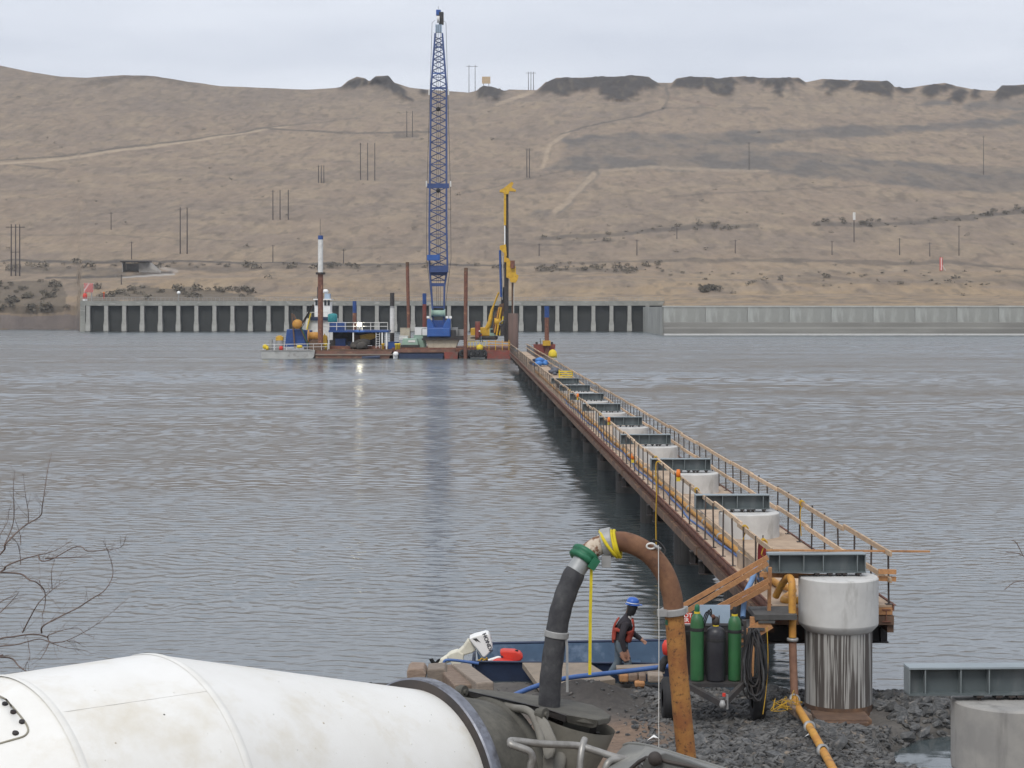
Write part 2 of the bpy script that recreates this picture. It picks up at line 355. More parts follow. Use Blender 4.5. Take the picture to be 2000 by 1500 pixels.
blend(sstep(.60,.72,fbm(HX/4+31, DD/11+8,3)), (.13,.108,.086), .5)
scree = (.118,.108,.098)
for pg, a in (([(1095,270),(1200,262),(1300,262),(1500,255),(1700,246),(1850,240),(2000,221),(2300,200),(2300,222),(2000,241),(1850,256),(1650,268),(1500,279),(1350,286),(1250,290),(1110,291)], .85),
              ([(1062,322),(1090,308),(1200,305),(1260,308),(1350,300),(1500,293),(1650,305),(1800,316),(1920,326),(2000,330),(2300,345),(2300,390),(2000,376),(1920,375),(1800,366),(1700,356),(1550,345),(1400,331),(1250,329),(1110,332),(1070,329)], .85),
              ([(1110,291),(1300,288),(1500,280),(1500,294),(1300,303),(1100,310)], .4),
              ([(1790,207),(1850,192),(1870,192),(1850,206),(1800,212)], .8), ([(1872,206),(1900,196),(2100,190),(2100,216),(1960,216),(1880,213)], .75),
              ([(1030,423),(1050,412),(1080,414),(1075,423)], .6), ([(1175,330),(1150,360),(1110,405),(1095,420),(1087,416),(1120,375),(1150,332)], .55)):
    k_ = inpoly(jx, jy, pg).astype(float)
    for _ in range(3): k_[1:-1,1:-1] = (k_[1:-1,1:-1]*2+k_[:-2,1:-1]+k_[2:,1:-1]+k_[1:-1,:-2]+k_[1:-1,2:])/6
    blend(k_*(.62+.5*sstep(.36,.6,fbm(HX/14+4, DD/30+6, 4))), scree, min(a,.8))
bas = (.040,.036,.033)
OUT = [[(660,173),(680,157),(697,149),(713,152),(720,160),(705,170),(690,173)], [(719,167),(726,155),(736,147),(757,147),(772,163),(795,185),(805,196),(780,188),(758,178),(735,170)],
       [(815,180),(825,172),(838,178),(830,184)], [(932,190),(936,172),(946,166),(965,167),(990,176),(975,186),(950,192)], [(957,196),(968,182),(976,192),(970,198)],
       [(1045,182),(1066,158),(1085,151),(1175,150),(1120,182),(1096,190),(1092,180),(1075,178)], [(1110,176),(1180,148),(1230,146),(1268,146),(1282,160),(1284,172),(1252,176),(1240,192),(1200,195),(1175,184),(1172,172),(1140,178)],
       [(1312,172),(1324,151),(1350,147),(1425,148),(1438,165),(1425,185),(1390,182),(1380,170),(1350,174)], [(1440,150),(1470,145),(1482,155),(1470,162),(1455,160)],
       [(1478,155),(1520,152),(1560,151),(1575,163),(1545,160),(1550,178),(1535,165),(1525,188),(1510,182),(1513,165),(1490,172)],
       [(1598,174),(1610,156),(1640,156),(1680,156),(1640,176),(1610,188),(1625,170)], [(1666,182),(1678,156),(1735,157),(1746,170),(1742,192),(1720,188),(1690,184)],
       [(1745,172),(1775,168),(1790,174),(1765,186),(1758,178)], [(1800,184),(1805,168),(1850,161),(1870,170),(1840,178),(1820,190)], [(1852,196),(1870,172),(1888,172),(1890,190),(1875,200)],
       [(1897,192),(1905,170),(1915,178),(1912,190)], [(1940,196),(1952,168),(2010,164),(2040,180),(1990,185),(1975,192)], [(150,168),(200,152),(250,146),(310,148),(350,154),(400,170),(330,160),(260,154),(200,166)]]
rock = np.zeros(PX.shape)
jx2 = PX+(fbm(HX/5, DD/9, 4)-.5)*20; jy2 = PYs+(fbm(HX/5+50, DD/6, 4)-.5)*14
for i, pg in enumerate(OUT): rock = np.maximum(rock, inpoly(jx2, jy2, pg)*(1.0 if i < len(OUT)-1 else .35))
rk = rock.copy()
for _ in range(2): rk[1:-1,1:-1] = (rk[1:-1,1:-1]*2+rk[:-2,1:-1]+rk[2:,1:-1]+rk[1:-1,:-2]+rk[1:-1,2:])/6
seam = fbm(HX/6, HZ/2.2+HX/60, 4); blend(rk, bas, .93); blend(rk*sstep(.52,.66,seam), (.07,.06,.05), .7); blend(rk*sstep(.62,.76,fbm(HX/3.5+9, HZ/9, 3)), (.14,.115,.08), .5)
talus = np.zeros(rk.shape); 
for d_ in range(1,14): talus[:-d_] = np.maximum(talus[:-d_], rk[d_:]*(1-d_/14.0))
blend(talus*(1-rk)*sstep(.42,.62,fbm(HX/5+2, DD/8, 4)), (.12,.10,.08), .6)
def line(pts, w, col, a=1.0, wob=.35):
    blend(sstep(w*1.1, w*.45, dline(PX+(jx-PX)*wob, PYs+(jy-PYs)*wob, pts)), col, a)
LT, DK = (.36,.285,.205), (.09,.08,.07)
line([(0,322),(90,312),(320,284),(560,247)], 3.4, LT, .8, .1); line([(0,313),(120,303),(320,280),(560,245)], 2.2, DK, .7, .1)
line([(30,325),(110,333)], 2.2, DK, .6); line([(500,251),(600,257),(700,262),(840,259)], 2.0, DK, .75, .15); line([(770,266),(815,266)], 4.5, DK, .6)
line([(560,246),(700,233)], 1.6, DK, .45)
line([(1160,338),(1128,375),(1085,414)], 6.5, LT, .65, .3); line([(1060,322),(1075,285),(1110,258)], 5, LT, .6, .3)
line([(1095,262),(1150,246),(1300,212)], 2.2, DK, .7); line([(1298,165),(1304,190),(1296,212)], 4, DK, .5); line([(1308,190),(1400,208)], 2.4, (.16,.11,.09), .6)
line([(970,205),(1010,190),(1040,180)], 4, LT, .6); line([(1295,212),(1500,212)], 1.5, DK, .35)
line([(1170,332),(1290,326),(1400,330),(1500,335)], 3, LT, .5); line([(1290,386),(1500,372),(1700,362)], 1.6, DK, .4)
line([(900,380),(1030,350),(1110,330)], 1.8, DK, .4); line([(860,358),(1000,350)], 1.3, DK, .3)
for pts, w, a in (([(1060,466),(1180,462),(1300,446),(1390,440),(1480,441)], 5, .6), ([(1600,437),(1700,437),(1800,432),(1900,425),(2010,408)], 6, .65), ([(990,480),(1100,478),(1200,470)], 3, .4),
                  ([(0,511),(240,511),(600,513),(850,514),(1000,516)], 2.6, .9), ([(1000,516),(1200,509),(1400,512),(1500,508),(1700,511),(1850,510),(2010,528)], 4, .55), ([(1060,524),(1150,528),(1240,528)], 5, .55),
                  ([(20,523),(120,527),(240,530)], 8, .55), ([(330,520),(420,528),(500,522),(600,520)], 7, .45), ([(640,520),(720,523),(820,520)], 8, .45), ([(90,540),(200,538),(335,533)], 3, .9),
                  ([(640,480),(840,484)], 2, .35), ([(0,455),(300,462),(500,470)], 1.6, .35), ([(1000,430),(1060,450)], 5, .3), ([(1560,545),(1800,550),(2010,556)], 9, .25)):
    line(pts, w, DK, a, .6)
line([(240,540),(340,535)], 2.2, (.36,.34,.32), .8, 0); line([(300,520),(345,530)], 4, (.33,.30,.27), .6, .2)
blend(inpoly(jx, jy, [(-300,548),(60,545),(120,552),(135,575),(120,612),(-300,616)]), (.125,.104,.08), .85)
blend(inpoly(jx, jy, [(160,588),(200,575),(260,562),(340,562),(420,566),(500,578),(520,588),(400,592)]), (.11,.095,.075), .75)
blend(sstep(0,1,inpoly(PX, jy, [(-1300,617),(158,617),(158,645),(-1300,645)])), (.17,.145,.135), .9)
# vertical plumage of basalt: push the cliff faces toward the viewer
HZ += rk*(fbm(HX/9+5, HX*0+DD/40, 3)-.5)*3.0
DDr = DD-rk*(3+9*fbm(HX/6+3, HZ/5,4))*(1-sstep(.985,1,T)); HXr = (PX-1000)*DDr/F
V = [np.stack([HXr, DDr, HZ], -1)]; CC = [C]
for dd, dz in ((1530,-1),(1650,-5),(2100,-14),(2700,-30)):
    z = HZ[-1]+dz; V.append(np.stack([(cols-1000)*dd/F, np.full(cols.shape, float(dd)), z+0], -1)[None]); CC.append(C[-1:])
V.insert(0, np.stack([HXr[0], DDr[0]+.5, np.full(cols.shape, -3.0)], -1)[None]); CC.insert(0, C[:1])
V = np.concatenate(V, 0); CC = np.concatenate(CC, 0)
hm = mat('dry_grass_hillside', (.80,.80,.81), (1.22,1.21,1.19), .22, (1.0,.4,.7), .95, ramp=(.3,.7), detail=10, attr='Col', spec=.1, bump=.35, bdist=3.0, nrough=.72)
o = bpy.data.objects.new('hills', npmesh('hills', V.reshape(-1,3), gridq(V.shape[0], V.shape[1]), hm, CC.reshape(-1,3))); COL.objects.link(o)
tag(o, 'dry brown grass hills with dark basalt outcrops across the river', kind='structure')
def hillpt(px, py):
    d = float(hillD(np.array(float(px)), np.array(float(py)))); return P(px, py, d)

# scrub on the far bank: one mass nobody could count
rg = np.random.default_rng(5); sv = []; sf = []
def shrub(p, w, h, n):
    for k in range(n):
        a = rg.random()*6.28; r = w*.5*rg.random()**.5; z = h*rg.random()*(1-(r/w)**2); c = np.array([p[0]+r*math.cos(a), p[1]+r*math.sin(a)-.3, p[2]+z]); s = .075*w*(.6+rg.random())
        q = rg.normal(size=(3,3))*s*np.array([1,1,.8])+c; i = len(sv); sv.extend(q.tolist()); sf.append((i,i+1,i+2))
def scat(n, x0, x1, fy, w0, w1, m=26):
    for i in range(n):
        px = x0+(x1-x0)*rg.random(); p = hillpt(px, fy(px)); w = w0+(w1-w0)*rg.random()**2; shrub(p, w, w*.5, m*3)
scat(45, 1060, 1480, lambda x: np.interp(x,[1060,1180,1300,1480],[466,461,446,441])+rg.normal()*4, 1, 4)
scat(70, 1580, 2040, lambda x: np.interp(x,[1580,1800,1900,2040],[438,433,425,408])+rg.normal()*4, 1, 4)
scat(60, 1050, 1300, lambda x: 524+rg.normal()*5, 1, 4); scat(50, 1300, 2030, lambda x: 530+30*rg.random(), 1, 3.5)
scat(60, 0, 1000, lambda x: 522+rg.normal()*4, 2, 5); scat(42, -60, 138, lambda x: 550+58*rg.random()**.7, 2, 6, 40); scat(34, 170, 510, lambda x: 573+rg.normal()*7, 2, 5, 34)
scat(160, 0, 2000, lambda x: 190+390*rg.random(), 1, 3.5, 14); scat(12, 1370, 1400, lambda x: 567+rg.normal()*2, 3, 5, 40)
me = npmesh('sagebrush', np.array(sv), np.array(sf), mat('sagebrush_twigs', (.11,.098,.078), (.17,.148,.112), .2, rough=.95, spec=.1), smooth=False)
o = bpy.data.objects.new('sagebrush', me); COL.objects.link(o); tag(o, 'grey sagebrush scattered over the far bank', 'brush', kind='stuff')

# ================================================================ near shore
def shore_z(x, y):
    z = np.interp(y, [-120,-5,2,8,13,20,27,33.5,36.4,38,45,60], [6.4,6.2,5.9,2.2,1.4,1.15,.72,.28,.10,-.45,-2.2,-3.5])
    sh = sstep(3.2,4.6,x)*.9                                    # the water comes nearer right of the tank trailer
    z = np.where(y > 30, np.interp(y+sh*sstep(30,35,y), [30,33.5,36.4,38,45,60], [.51,.28,.10,-.45,-2.2,-3.5]), z)
    z = z+.42*np.exp(-(((x-1.35)/.95)**2+((y-33.6)/1.0)**2))      # dark gravel heap
    z = z+.16*sstep(6.3,6.9,x)*np.exp(-((y-33.7)/1.0)**2)-.24*np.exp(-(((x-6.0)/.8)**2+((y-32.3)/.7)**2))
    e = ((x-9.3)/3.2)**2+((y-29.2)/3.5)**2
    z = np.where(y > 20, z-1.15*sstep(1.25,.6,e), z)
    return z+(fbm(x*.9, y*.9, 4)-.5)*.22*sstep(38,33,y)
xs = np.concatenate([np.linspace(-90,-12,30), np.arange(-11.5,14,.16), np.linspace(14.5,90,30)]); ys = np.concatenate([np.linspace(-120,2,24), np.arange(3,25,.5), np.arange(25,39.5,.13), np.linspace(40,60,12)])
X, Y = np.meshgrid(xs, ys); Z = shore_z(X, Y)+(fbm(X*5,Y*5,3)-.5)*.05
C = np.ones(X.shape+(3,)); C[:] = (.115,.108,.10)
nn = fbm(X*1.3, Y*1.3, 4)
def blend2(k, col): C[:] = C*(1-k[...,None])+np.array(col)*k[...,None]
blend2(sstep(.4,.6,nn)*.6, (.085,.08,.078))
blend2(sstep(3.3,2.2,X)*sstep(32.6,30.8,Y)*.9, (.19,.135,.10))
blend2(np.exp(-(((X-1.35)/1.2)**2+((Y-33.6)/1.2)**2))*sstep(.35,.5,nn+.12), (.05,.046,.044))
blend2(sstep(.12,.0,Z)*.7, (.05,.047,.042))
blend2(sstep(26,18,Y)*.8, (.17,.14,.11))
gm = mat('gravel_shore', (.75,.75,.76), (1.3,1.27,1.22), 6, rough=.95, detail=8, ramp=(.32,.68), attr='Col', bump=.8, bdist=.04, spec=.2, nrough=.75)
shore = bpy.data.objects.new('shore_ground', npmesh('shore_ground', np.stack([X,Y,Z],-1).reshape(-1,3), gridq(len(ys),len(xs)), gm, C.reshape(-1,3))); COL.objects.link(shore)
tag(shore, 'dark rocky gravel shore', kind='structure')
def sz(x, y): return float(shore_z(np.array(float(x)), np.array(float(y))))
# riprap: the largest 300 stones singly, the rest as one mass
def ico():
    import bmesh
    bm = bmesh.new(); bmesh.ops.create_icosphere(bm, subdivisions=1, radius=1); v = np.array([p.co[:] for p in bm.verts]); f = np.array([[q.index for q in p.verts] for p in bm.faces]); bm.free(); return v, f
IV, IF = ico()
rm = mat('basalt_stone', (.058,.06,.062), (.115,.115,.114), 3, rough=.85, rnd=.4, bump=.3, spec=.3, c3=(.19,.17,.15), c3scale=1.2, c3ramp=(.58,.72))
rms = mat('basalt_gravel', (.042,.043,.045), (.135,.132,.127), 5.5, rough=.9, ramp=(.35,.62), spec=.3, detail=3, c3=(.20,.165,.13), c3scale=4, c3ramp=(.62,.7))
def stone(r): 
    v = IV*(1+r.normal(size=(len(IV),1))*.17); v = np.clip(v, -.85, .85); return v*np.array([1,.8,.55])
rmesh = []
for k in range(10): rmesh.append(npmesh('rock', stone(rg), IF, rm, smooth=False))
cand = []
for i in range(13000):
    px = 1235+800*rg.random(); y = 26.3+9.6*rg.random(); x = (px-1000)*y/F; z = sz(x, y)
    if z < -.12: continue
    s = .026+.085*rg.random()**2.6
    if px < 1330 and rg.random() < .55: continue
    if px > 1700 and 32 < y < 35: s *= 1.45
    if rg.random() < .012: s *= 1.9
    if 5.2 < x < 6.9 and 31.6 < y < 33.0: continue
    cand.append((s, x, y, z))
for i in range(900):                                            # thinner stones on the brown ground to the left
    x = -8+10.2*rg.random(); y = 28+8.4*rg.random(); cand.append((.02+.05*rg.random()**2, x, y, sz(x,y)))
cand.sort(reverse=True); vis = [c for c in cand if 1250 < 1000+F*c[1]/c[2] < 2010]
big = set(id(c) for c in vis[:300])
for c in vis[:300]:
    s, x, y, z = c; inst('rock', rmesh[rg.integers(10)], shore, (x, y, z+s*.15), (rg.random()*.7, rg.random()*.7, rg.random()*6.28), (s*1.15, s*1.15, s*1.1))
sv = []; sf = []; n0 = 0
for c in cand:
    if id(c) in big: continue
    s, x, y, z = c; a = rg.random()*6.28; v = stone(rg)*s; tl = rg.normal()*.4
    v = v@np.array([[math.cos(a),math.sin(a),0],[-math.sin(a),math.cos(a),0],[0,0,1]]); v[:,2] += v[:,0]*tl
    sv.append(v+np.array([x,y,z+s*.12])); sf.append(IF+n0); n0 += len(v)
o = bpy.data.objects.new('gravel', npmesh('gravel', np.concatenate(sv), np.concatenate(sf), rms, smooth=False)); COL.objects.link(o)
o.parent = shore; o['kind'] = 'stuff'

# ================================================================ far walls
gw = thing('guide_wall', 'long concrete river wall with dark recessed bays behind the barges', 'river wall', P(728,648,599))
D = 599.0; x0, x1 = Xat(157,D), Xat(1298,D)
wallc = mat('aged_wall_concrete', (.27,.268,.24), (.20,.20,.18), .25, rough=.9, c3=(.36,.35,.32), c3scale=.3, c3ramp=(.56,.7), c3stretch=(1,1,3))
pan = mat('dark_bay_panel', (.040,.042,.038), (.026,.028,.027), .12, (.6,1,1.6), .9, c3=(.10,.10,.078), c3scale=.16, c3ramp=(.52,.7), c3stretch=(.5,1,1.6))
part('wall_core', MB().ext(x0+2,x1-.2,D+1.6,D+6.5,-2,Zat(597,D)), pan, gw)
part('cap_beam', MB().ext(x0,x1,D-.3,D+6.6,Zat(597,D)+.01,Zat(587.5,D)), wallc, gw)
colm = MB().ext(-.62,.62,-.2,1.8,0,Zat(597,D)+2).ext(-.8,.8,-.5,1.7,2.2,4.6).ext(-.72,.72,-.35,1.75,4.6,5.4).mesh('buttress', mat('pale_buttress_concrete', (.37,.365,.335), (.28,.275,.25), .4, rough=.9, c3=(.20,.195,.175), c3scale=.5, c3ramp=(.55,.72)))
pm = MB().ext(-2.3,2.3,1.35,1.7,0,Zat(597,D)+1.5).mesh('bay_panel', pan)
n = 32
for i in range(n):
    px = 172+35.25*i; X_ = Xat(px,D); inst('buttress', colm, gw, (X_,D,-2))
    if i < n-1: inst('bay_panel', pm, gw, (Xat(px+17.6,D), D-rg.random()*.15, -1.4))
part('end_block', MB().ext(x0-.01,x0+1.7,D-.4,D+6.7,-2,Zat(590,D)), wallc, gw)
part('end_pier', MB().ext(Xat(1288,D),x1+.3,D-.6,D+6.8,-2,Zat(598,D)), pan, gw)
mb = MB(); zt = Zat(587.5,D)
for i in range(140): X_ = x0+.3+(x1-x0-.6)*i/139; mb.bar((X_,D,zt),(X_,D,zt+1.1),.07)
mb.bar((x0,D,zt+1.1),(x1,D,zt+1.1),.08); mb.bar((x0,D,zt+.55),(x1,D,zt+.55),.06)
part('railing', mb, M['zinc'], gw)
rw = thing('river_wall', 'pale stepped concrete river wall right of the dark bays', 'river wall', P(1700,655,518))
D = 518.0; x0, x1 = Xat(1298,D), Xat(3100,D); prof = [(0,-2),(0,.45),(.9,.5),(1.0,1.9),(2.6,2.4),(2.7,3.6),(3.6,3.75),(3.9,7.2),(3.9,-2)]
wc2 = mat('bleached_wall_concrete', (.29,.29,.265), (.22,.222,.205), .12, (1,1,.5), .9, c3=(.36,.365,.34), c3scale=.35, c3ramp=(.5,.65), c3stretch=(1,1,.25))
part('stepped_face', MB().prism([(x0,D+a,b) for a,b in prof], (x1-x0,0,0)), mat('damp_wall_concrete', (.22,.215,.195), (.165,.16,.145), .1, (.4,1,3), .9), rw)
L_ = 12.2; k = 0; X_ = x0
pm = MB().ext(.06,L_-.06,3.55,4.2,3.72,Zat(600,D)).mesh('wall_panel', wc2)
while X_ < x1-1: inst('wall_panel', pm, rw, (X_,D,0)); X_ += L_
part('coping', MB().ext(x0-.3,x1,D+3.4,D+5.2,Zat(600,D)+.01,Zat(597,D)), mat('coping_concrete', (.42,.415,.38), (.35,.345,.32), .3), rw)
part('toe_kerb', MB().ext(x0-.2,x1,D-.4,D+.2,-1,.5), M['conc'], rw)
part('end_face', MB().ext(x0-.25,x0+.5,D+4.2,D+92,-2,Zat(599,D)), wc2, rw)

# things standing on the wall and the far bank
def post(px, y0, y1, D, w, m, name, label, cat, group=None):
    return solo(name, MB().cyl(P(px,y1,D),P(px,y0,D),w,8), m, label, cat, P(px,y1,D), group)
t = thing('striped_sign', 'red and white striped board at the left end of the river wall', 'sign', P(172,587,601))
mb = MB(); mb.prism([P(164,571,601),P(182,571,601),P(182,553,601),P(164,553,601)], (0,.3,0)); part('board', mb, M['whitew'], t)
for i in range(4):
    s = 1.2+i*4.5; a = (164+s,571); b = (164+s+4.5-1.6,571); c_ = (min(182,164+s+14), 553); 
    lo = [(164,571-s-1),(164,571-s+2.0),(182-s+1.0 if s>9 else 182,553),(182-s-2 if s>9 else 179,553)]
    x_a = 164+4.5*i
    pts = [(x_a,571),(x_a+2.3,571),(min(182,x_a+2.3+12),571-(min(182,x_a+2.3+12)-x_a-2.3)*1.5),(min(182,x_a+12),571-(min(182,x_a+12)-x_a)*1.5)]
    part('stripe', MB().prism([P(x,y,600.8) for x,y in pts], (0,.1,0)), M['red'], t)
for i in (1,2):
    y_a = 571-6.5*i; part('stripe', MB().prism([P(164,y_a,600.8),P(164,y_a-3.2,600.8),P(164+(y_a-3.2-553)/1.5,553,600.8),P(164+(y_a-553)/1.5,553,600.8)], (0,.1,0)), M['red'], t)
part('post', MB().cyl(P(168,587,601.3),P(168,553,601.3),.2,8), M['zinc'], t); part('post', MB().cyl(P(179,587,601.3),P(179,553,601.3),.2,8), M['zinc'], t)
t = thing('lamp_beacon', 'red navigation lantern box on the left end of the river wall', 'beacon', P(166,587,600))
part('lantern', MB().lathe([(.0,0),(.7,0),(.75,1.2),(.5,1.9),(.0,2.0)], P(166,584,600), n=12), M['red'], t); part('base', MB().cyl(P(166,587.4,600),P(166,583.5,600),.8,10), M['white'], t)
t = thing('marker_post', 'short red marker on the bank behind the river wall', 'marker', hillpt(203,583)); part('stake', MB().bar(hillpt(203,583),hillpt(203,583)+Vector((0,0,2.4)),.5,.2), M['red'], t); part('top_band', MB().box(hillpt(203,583)+Vector((0,-.05,2.1)),(.6,.5,.4)), M['orange'], t)
t = thing('lamp_post', 'small white lamp post standing on the river wall', 'lamp post', P(349,587,600)); part('pole', MB().cyl(P(349,587.6,600),P(349,574,600),.12,8), M['zinc'], t); part('globe', MB().lathe([(0,0),(.5,.15),(.65,.55),(.45,1),(0,1.15)], P(349,575,600), n=12), M['white'], t)
b_ = hillpt(1838,529)
t = thing('navigation_marker', 'tall red and white day mark on the far bank at right', 'marker', b_)
part('red_board', MB().box(b_+Vector((0,0,2.9)),(1.1,.3,5.6)), M['red'], t); part('white_stripe', MB().box(b_+Vector((0,-.25,2.9)),(.28,.3,5.4)), M['white'], t); part('brace', MB().bar(b_+Vector((2,.5,.2)),b_+Vector((.2,.3,3)),.2), M['whitew'], t)
b_ = P(950,167,1497)
t = thing('billboard', 'tan billboard on the skyline knoll between two pole lines', 'billboard', b_)
part('panel', MB().ext(b_.x-3.7,b_.x+3.3,b_.y-.2,b_.y+.2,b_.z+1.6,b_.z+7.4), mat('tan_board', (.52,.38,.22), (.46,.33,.19), .3), t)
for dx in (-2.5,2): part('leg', MB().cyl(b_+Vector((dx,.4,-2)),b_+Vector((dx,.4,6)),.2,8), M['pole'], t)

POLES = [((22,30.5,38.5),438,537,1,'three pole power line frame at the far left above the rocky bank'), ((352,365.5),405,497,0,'pair of tall bare poles above the left end of the river wall'), ((533,547,563),371,431,0,'three tall poles mid slope left of the white spud pile'),
         ((622,627.5,632.5),323,359,0,'small three pole cluster on the slope above the white spud pile'), ((704,718,732),279,351,0,'three tall poles on the slope between small cluster and crane boom'), ((794.5,805.5),217,268,0,'pole pair beside the dark track just left of crane boom'),
         ((916,928),127,185,1,'twin pole frame on skyline just left of the billboard'), ((1032,1037,1042),140,175,1,'small three pole frame on skyline right of the billboard'), ((1029,1034),290,348,0,'close pole pair on the slope above the yellow drill mast')]
for xs_, ya, yb, arm, lab in POLES:
    b_ = [hillpt(x, yb) for x in xs_] if yb < 560 else []; g = b_[len(b_)//2]
    if yb in (185,175): b_ = [P(x,yb,1505) for x in xs_]; g = b_[0]
    dz = (yb-ya)*g.y/F; t = thing('power_poles', lab, 'power pole', g, 'wooden power line structures on the far hill')
    for q in b_: part('pole', MB().tube([q-Vector((0,0,1.5)), q+Vector((0,0,dz))], [.3,.2], 8), M['pole'], t)
    w_ = 2.2 if arm else .6
    part('crossarm', MB().bar(b_[0]+Vector((-w_,-.3,dz-1.2)), b_[-1]+Vector((w_,-.3,dz-1.2)), .22,.3) if arm else MB().bar(b_[0]+Vector((-1.0,-.3,dz-.8)), b_[0]+Vector((1.0,-.3,dz-.8)), .16), M['pole'], t)
    if arm and len(xs_)==3 and ya>400: part('crossarm', MB().bar(b_[0]+Vector((-.3,-.3,dz*.45)), b_[-1]+Vector((.3,-.3,dz*.45)), .2,.25), M['pole'], t)
SING = [(1463,278,331,'lone pole on the grey scree band above the right river wall'),(1921,266,341,'tall lone pole on the scree band at far right'),(1244,468,498,'thin pole on the lower bank right of the drill rig'),(1436,468,497,'thin pole on the lower bank below the lone scree pole'),(1625,470,496,'thin pole just left of the white topped pole'),(1757,465,497,'thin pole on the lower bank between white topped pole and day mark'),(1816,473,500,'short thin pole just left of the red and white day mark'),(1873,440,498,'thin pole on the lower bank right of the day mark'),(1053,476,498,'thin pole on the lower bank just right of the drill mast'),(257,472,508,'thin pole beside the small rail bridge'),(217,415,450,'faint pole on the left slope above the rail bridge'),(533,478,511,'thin pole by the rail line left of the white spud pile'),(671,487,512,'thin pole by the rail line right of the white spud pile'),(237,536,556,'short stake below the rail bridge'),(1322,440,464,'thin pole beside the scrub line above the right river wall')]
for px, ya, yb, lab in SING:
    g = hillpt(px, yb); dz = (yb-ya)*g.y/F; t = thing('utility_pole', lab, 'utility pole', g, 'single poles along the far bank')
    part('pole', MB().tube([g-Vector((0,0,1)), g+Vector((0,0,dz))], [.22,.15], 8), M['pole'], t); part('crossarm', MB().bar(g+Vector((-.9,-.2,dz-.5)),g+Vector((.9,-.2,dz-.5)),.14), M['pole'], t)
g = hillpt(1668,471); t = thing('sign_pole', 'pole with white board on top on the right bank', 'sign', g); part('pole', MB().cyl(g-Vector((0,0,1)),g+Vector((0,0,11)),.22,8), M['pole'], t); part('board', MB().box(g+Vector((0,-.3,11.8)),(1.2,.3,3.6)), M['whitew'], t)
# rail underpass
g = hillpt(268,530); t = thing('rail_bridge', 'small concrete rail bridge in the embankment above the left bank', 'bridge', g); k = g.y/F
part('deck', MB().box(g+Vector((0,-2,18.5*k)),(54*k,8,2.2*k)), M['darksteel'], t)
part('abutment', MB().prism([g+Vector((-27*k,-3,-1)),g+Vector((-25*k,-3,-1)),g+Vector((-25*k,-3,17.2*k)),g+Vector((-27*k,-3,17.2*k))],(0,6,0)), M['bridgec'], t)
part('abutment', MB().prism([g+Vector((6*k,-3,-1)),g+Vector((52*k,-5,-1)),g+Vector((26*k,-3,17*k)),g+Vector((6*k,-3,17.2*k))],(0,6,0)), M['bridgec'], t)
part('back_wall', MB().box(g+Vector((-9*k,2.5,7*k)),(30*k,.5,18*k)), M['bridgec'], t)
# ================================================================ trestle
TA = math.atan(.0259)
def T(Y, v, z): return Vector((4.84-.0259*(Y-33.5)+v, Y, z))
YS, YE, WD, ZD = 33.5, 232.0, 2.28, 2.15
tre = thing('work_trestle', 'long narrow timber decked work trestle with railings running out to the barges', 'trestle', T(YS,WD/2,0))
ER = (0,0,TA)
sp = 10.5
# deck sheets
dm = MB().ext(0,WD,0,2.40,-.04,0).mesh('deck_panel', M['ply']); Y = YS; k = 0
while Y < YE-1: inst('deck_panel', dm, tre, T(Y,0,ZD+(k%3)*.004), (0,0,TA)); Y += 2.42; k += 1
part('front_joist', MB().bar(T(YS+.06,0,ZD-.11),T(YS+.06,WD,ZD-.11),.08,.13), M['wood2'], tre)
part('front_sill', MB().bar(T(YS+.1,-.05,ZD-.28),T(YS+.1,WD+.03,ZD-.28),.14,.17), M['rustbrown'], tre)
# stringers and bents
def ibeam(L_, h, w, tf=.02, tw=.015):
    return MB().ext(-w/2,w/2,0,L_,h-tf,h).ext(-w/2,w/2,0,L_,0,tf).ext(-tw/2,tw/2,0,L_,tf,h-tf)
st1 = ibeam(sp-.03,.24,.16).mesh('stringer', M['rust']); st2 = MB().ext(-.06,.06,0,sp-.25,0,.2).mesh('ledger', M['rustbrown'])
edge = MB().ext(-.012,.012,0,sp-.06,0,.11).ext(-.012,.05,0,sp-.06,.10,.11).mesh('edge_channel', M['rust'])
Y = YS; k = 0
while Y < YE:
    for v in (.12,.62,WD-.62,WD-.12): inst('stringer', st1, tre, T(Y,v,ZD-.06-.25), (random.uniform(-.0015,.0015),0,TA))
    inst('ledger', st2, tre, T(Y+.1,.02,ZD-.52), (0,0,TA)); inst('ledger', st2, tre, T(Y+.1,WD-.02,ZD-.52), (0,0,TA))
    inst('edge_channel', edge, tre, T(Y+.02,-.02,ZD-.10+(k%2)*.012), (0,0,TA)); inst('edge_channel', edge, tre, T(Y+.02,WD+.02,ZD-.10), (0,0,TA))
    Y += sp; k += 1
cb = MB()
for z0, z1, d in ((0,.025,.13),(.305,.33,.13),(.025,.305,.012)): cb.ext(-.12,WD+.06,-d,d,z0,z1)
for v in (.0,.55,1.1,1.7,2.2): cb.ext(v-.01,v+.01,-.12,.12,.025,.305)
cbm = cb.mesh('cross_beam', M['darksteel']); stub = MB().ext(-.09,.09,-.09,.09,0,.1).mesh('stub', M['darksteel'])
for k in range(0,19):
    for dy in ((.85,) if k == 0 else (-.85,.85)):
        Yb = 33.3+sp*k+dy
        if Yb > YE: continue
        inst('cross_beam', cbm, tre, T(Yb,0,1.34), (0,0,TA))
        for v in (.12,WD-.12): inst('stub', stub, tre, T(Yb,v,1.66), (0,0,TA), (1,1,1.75))
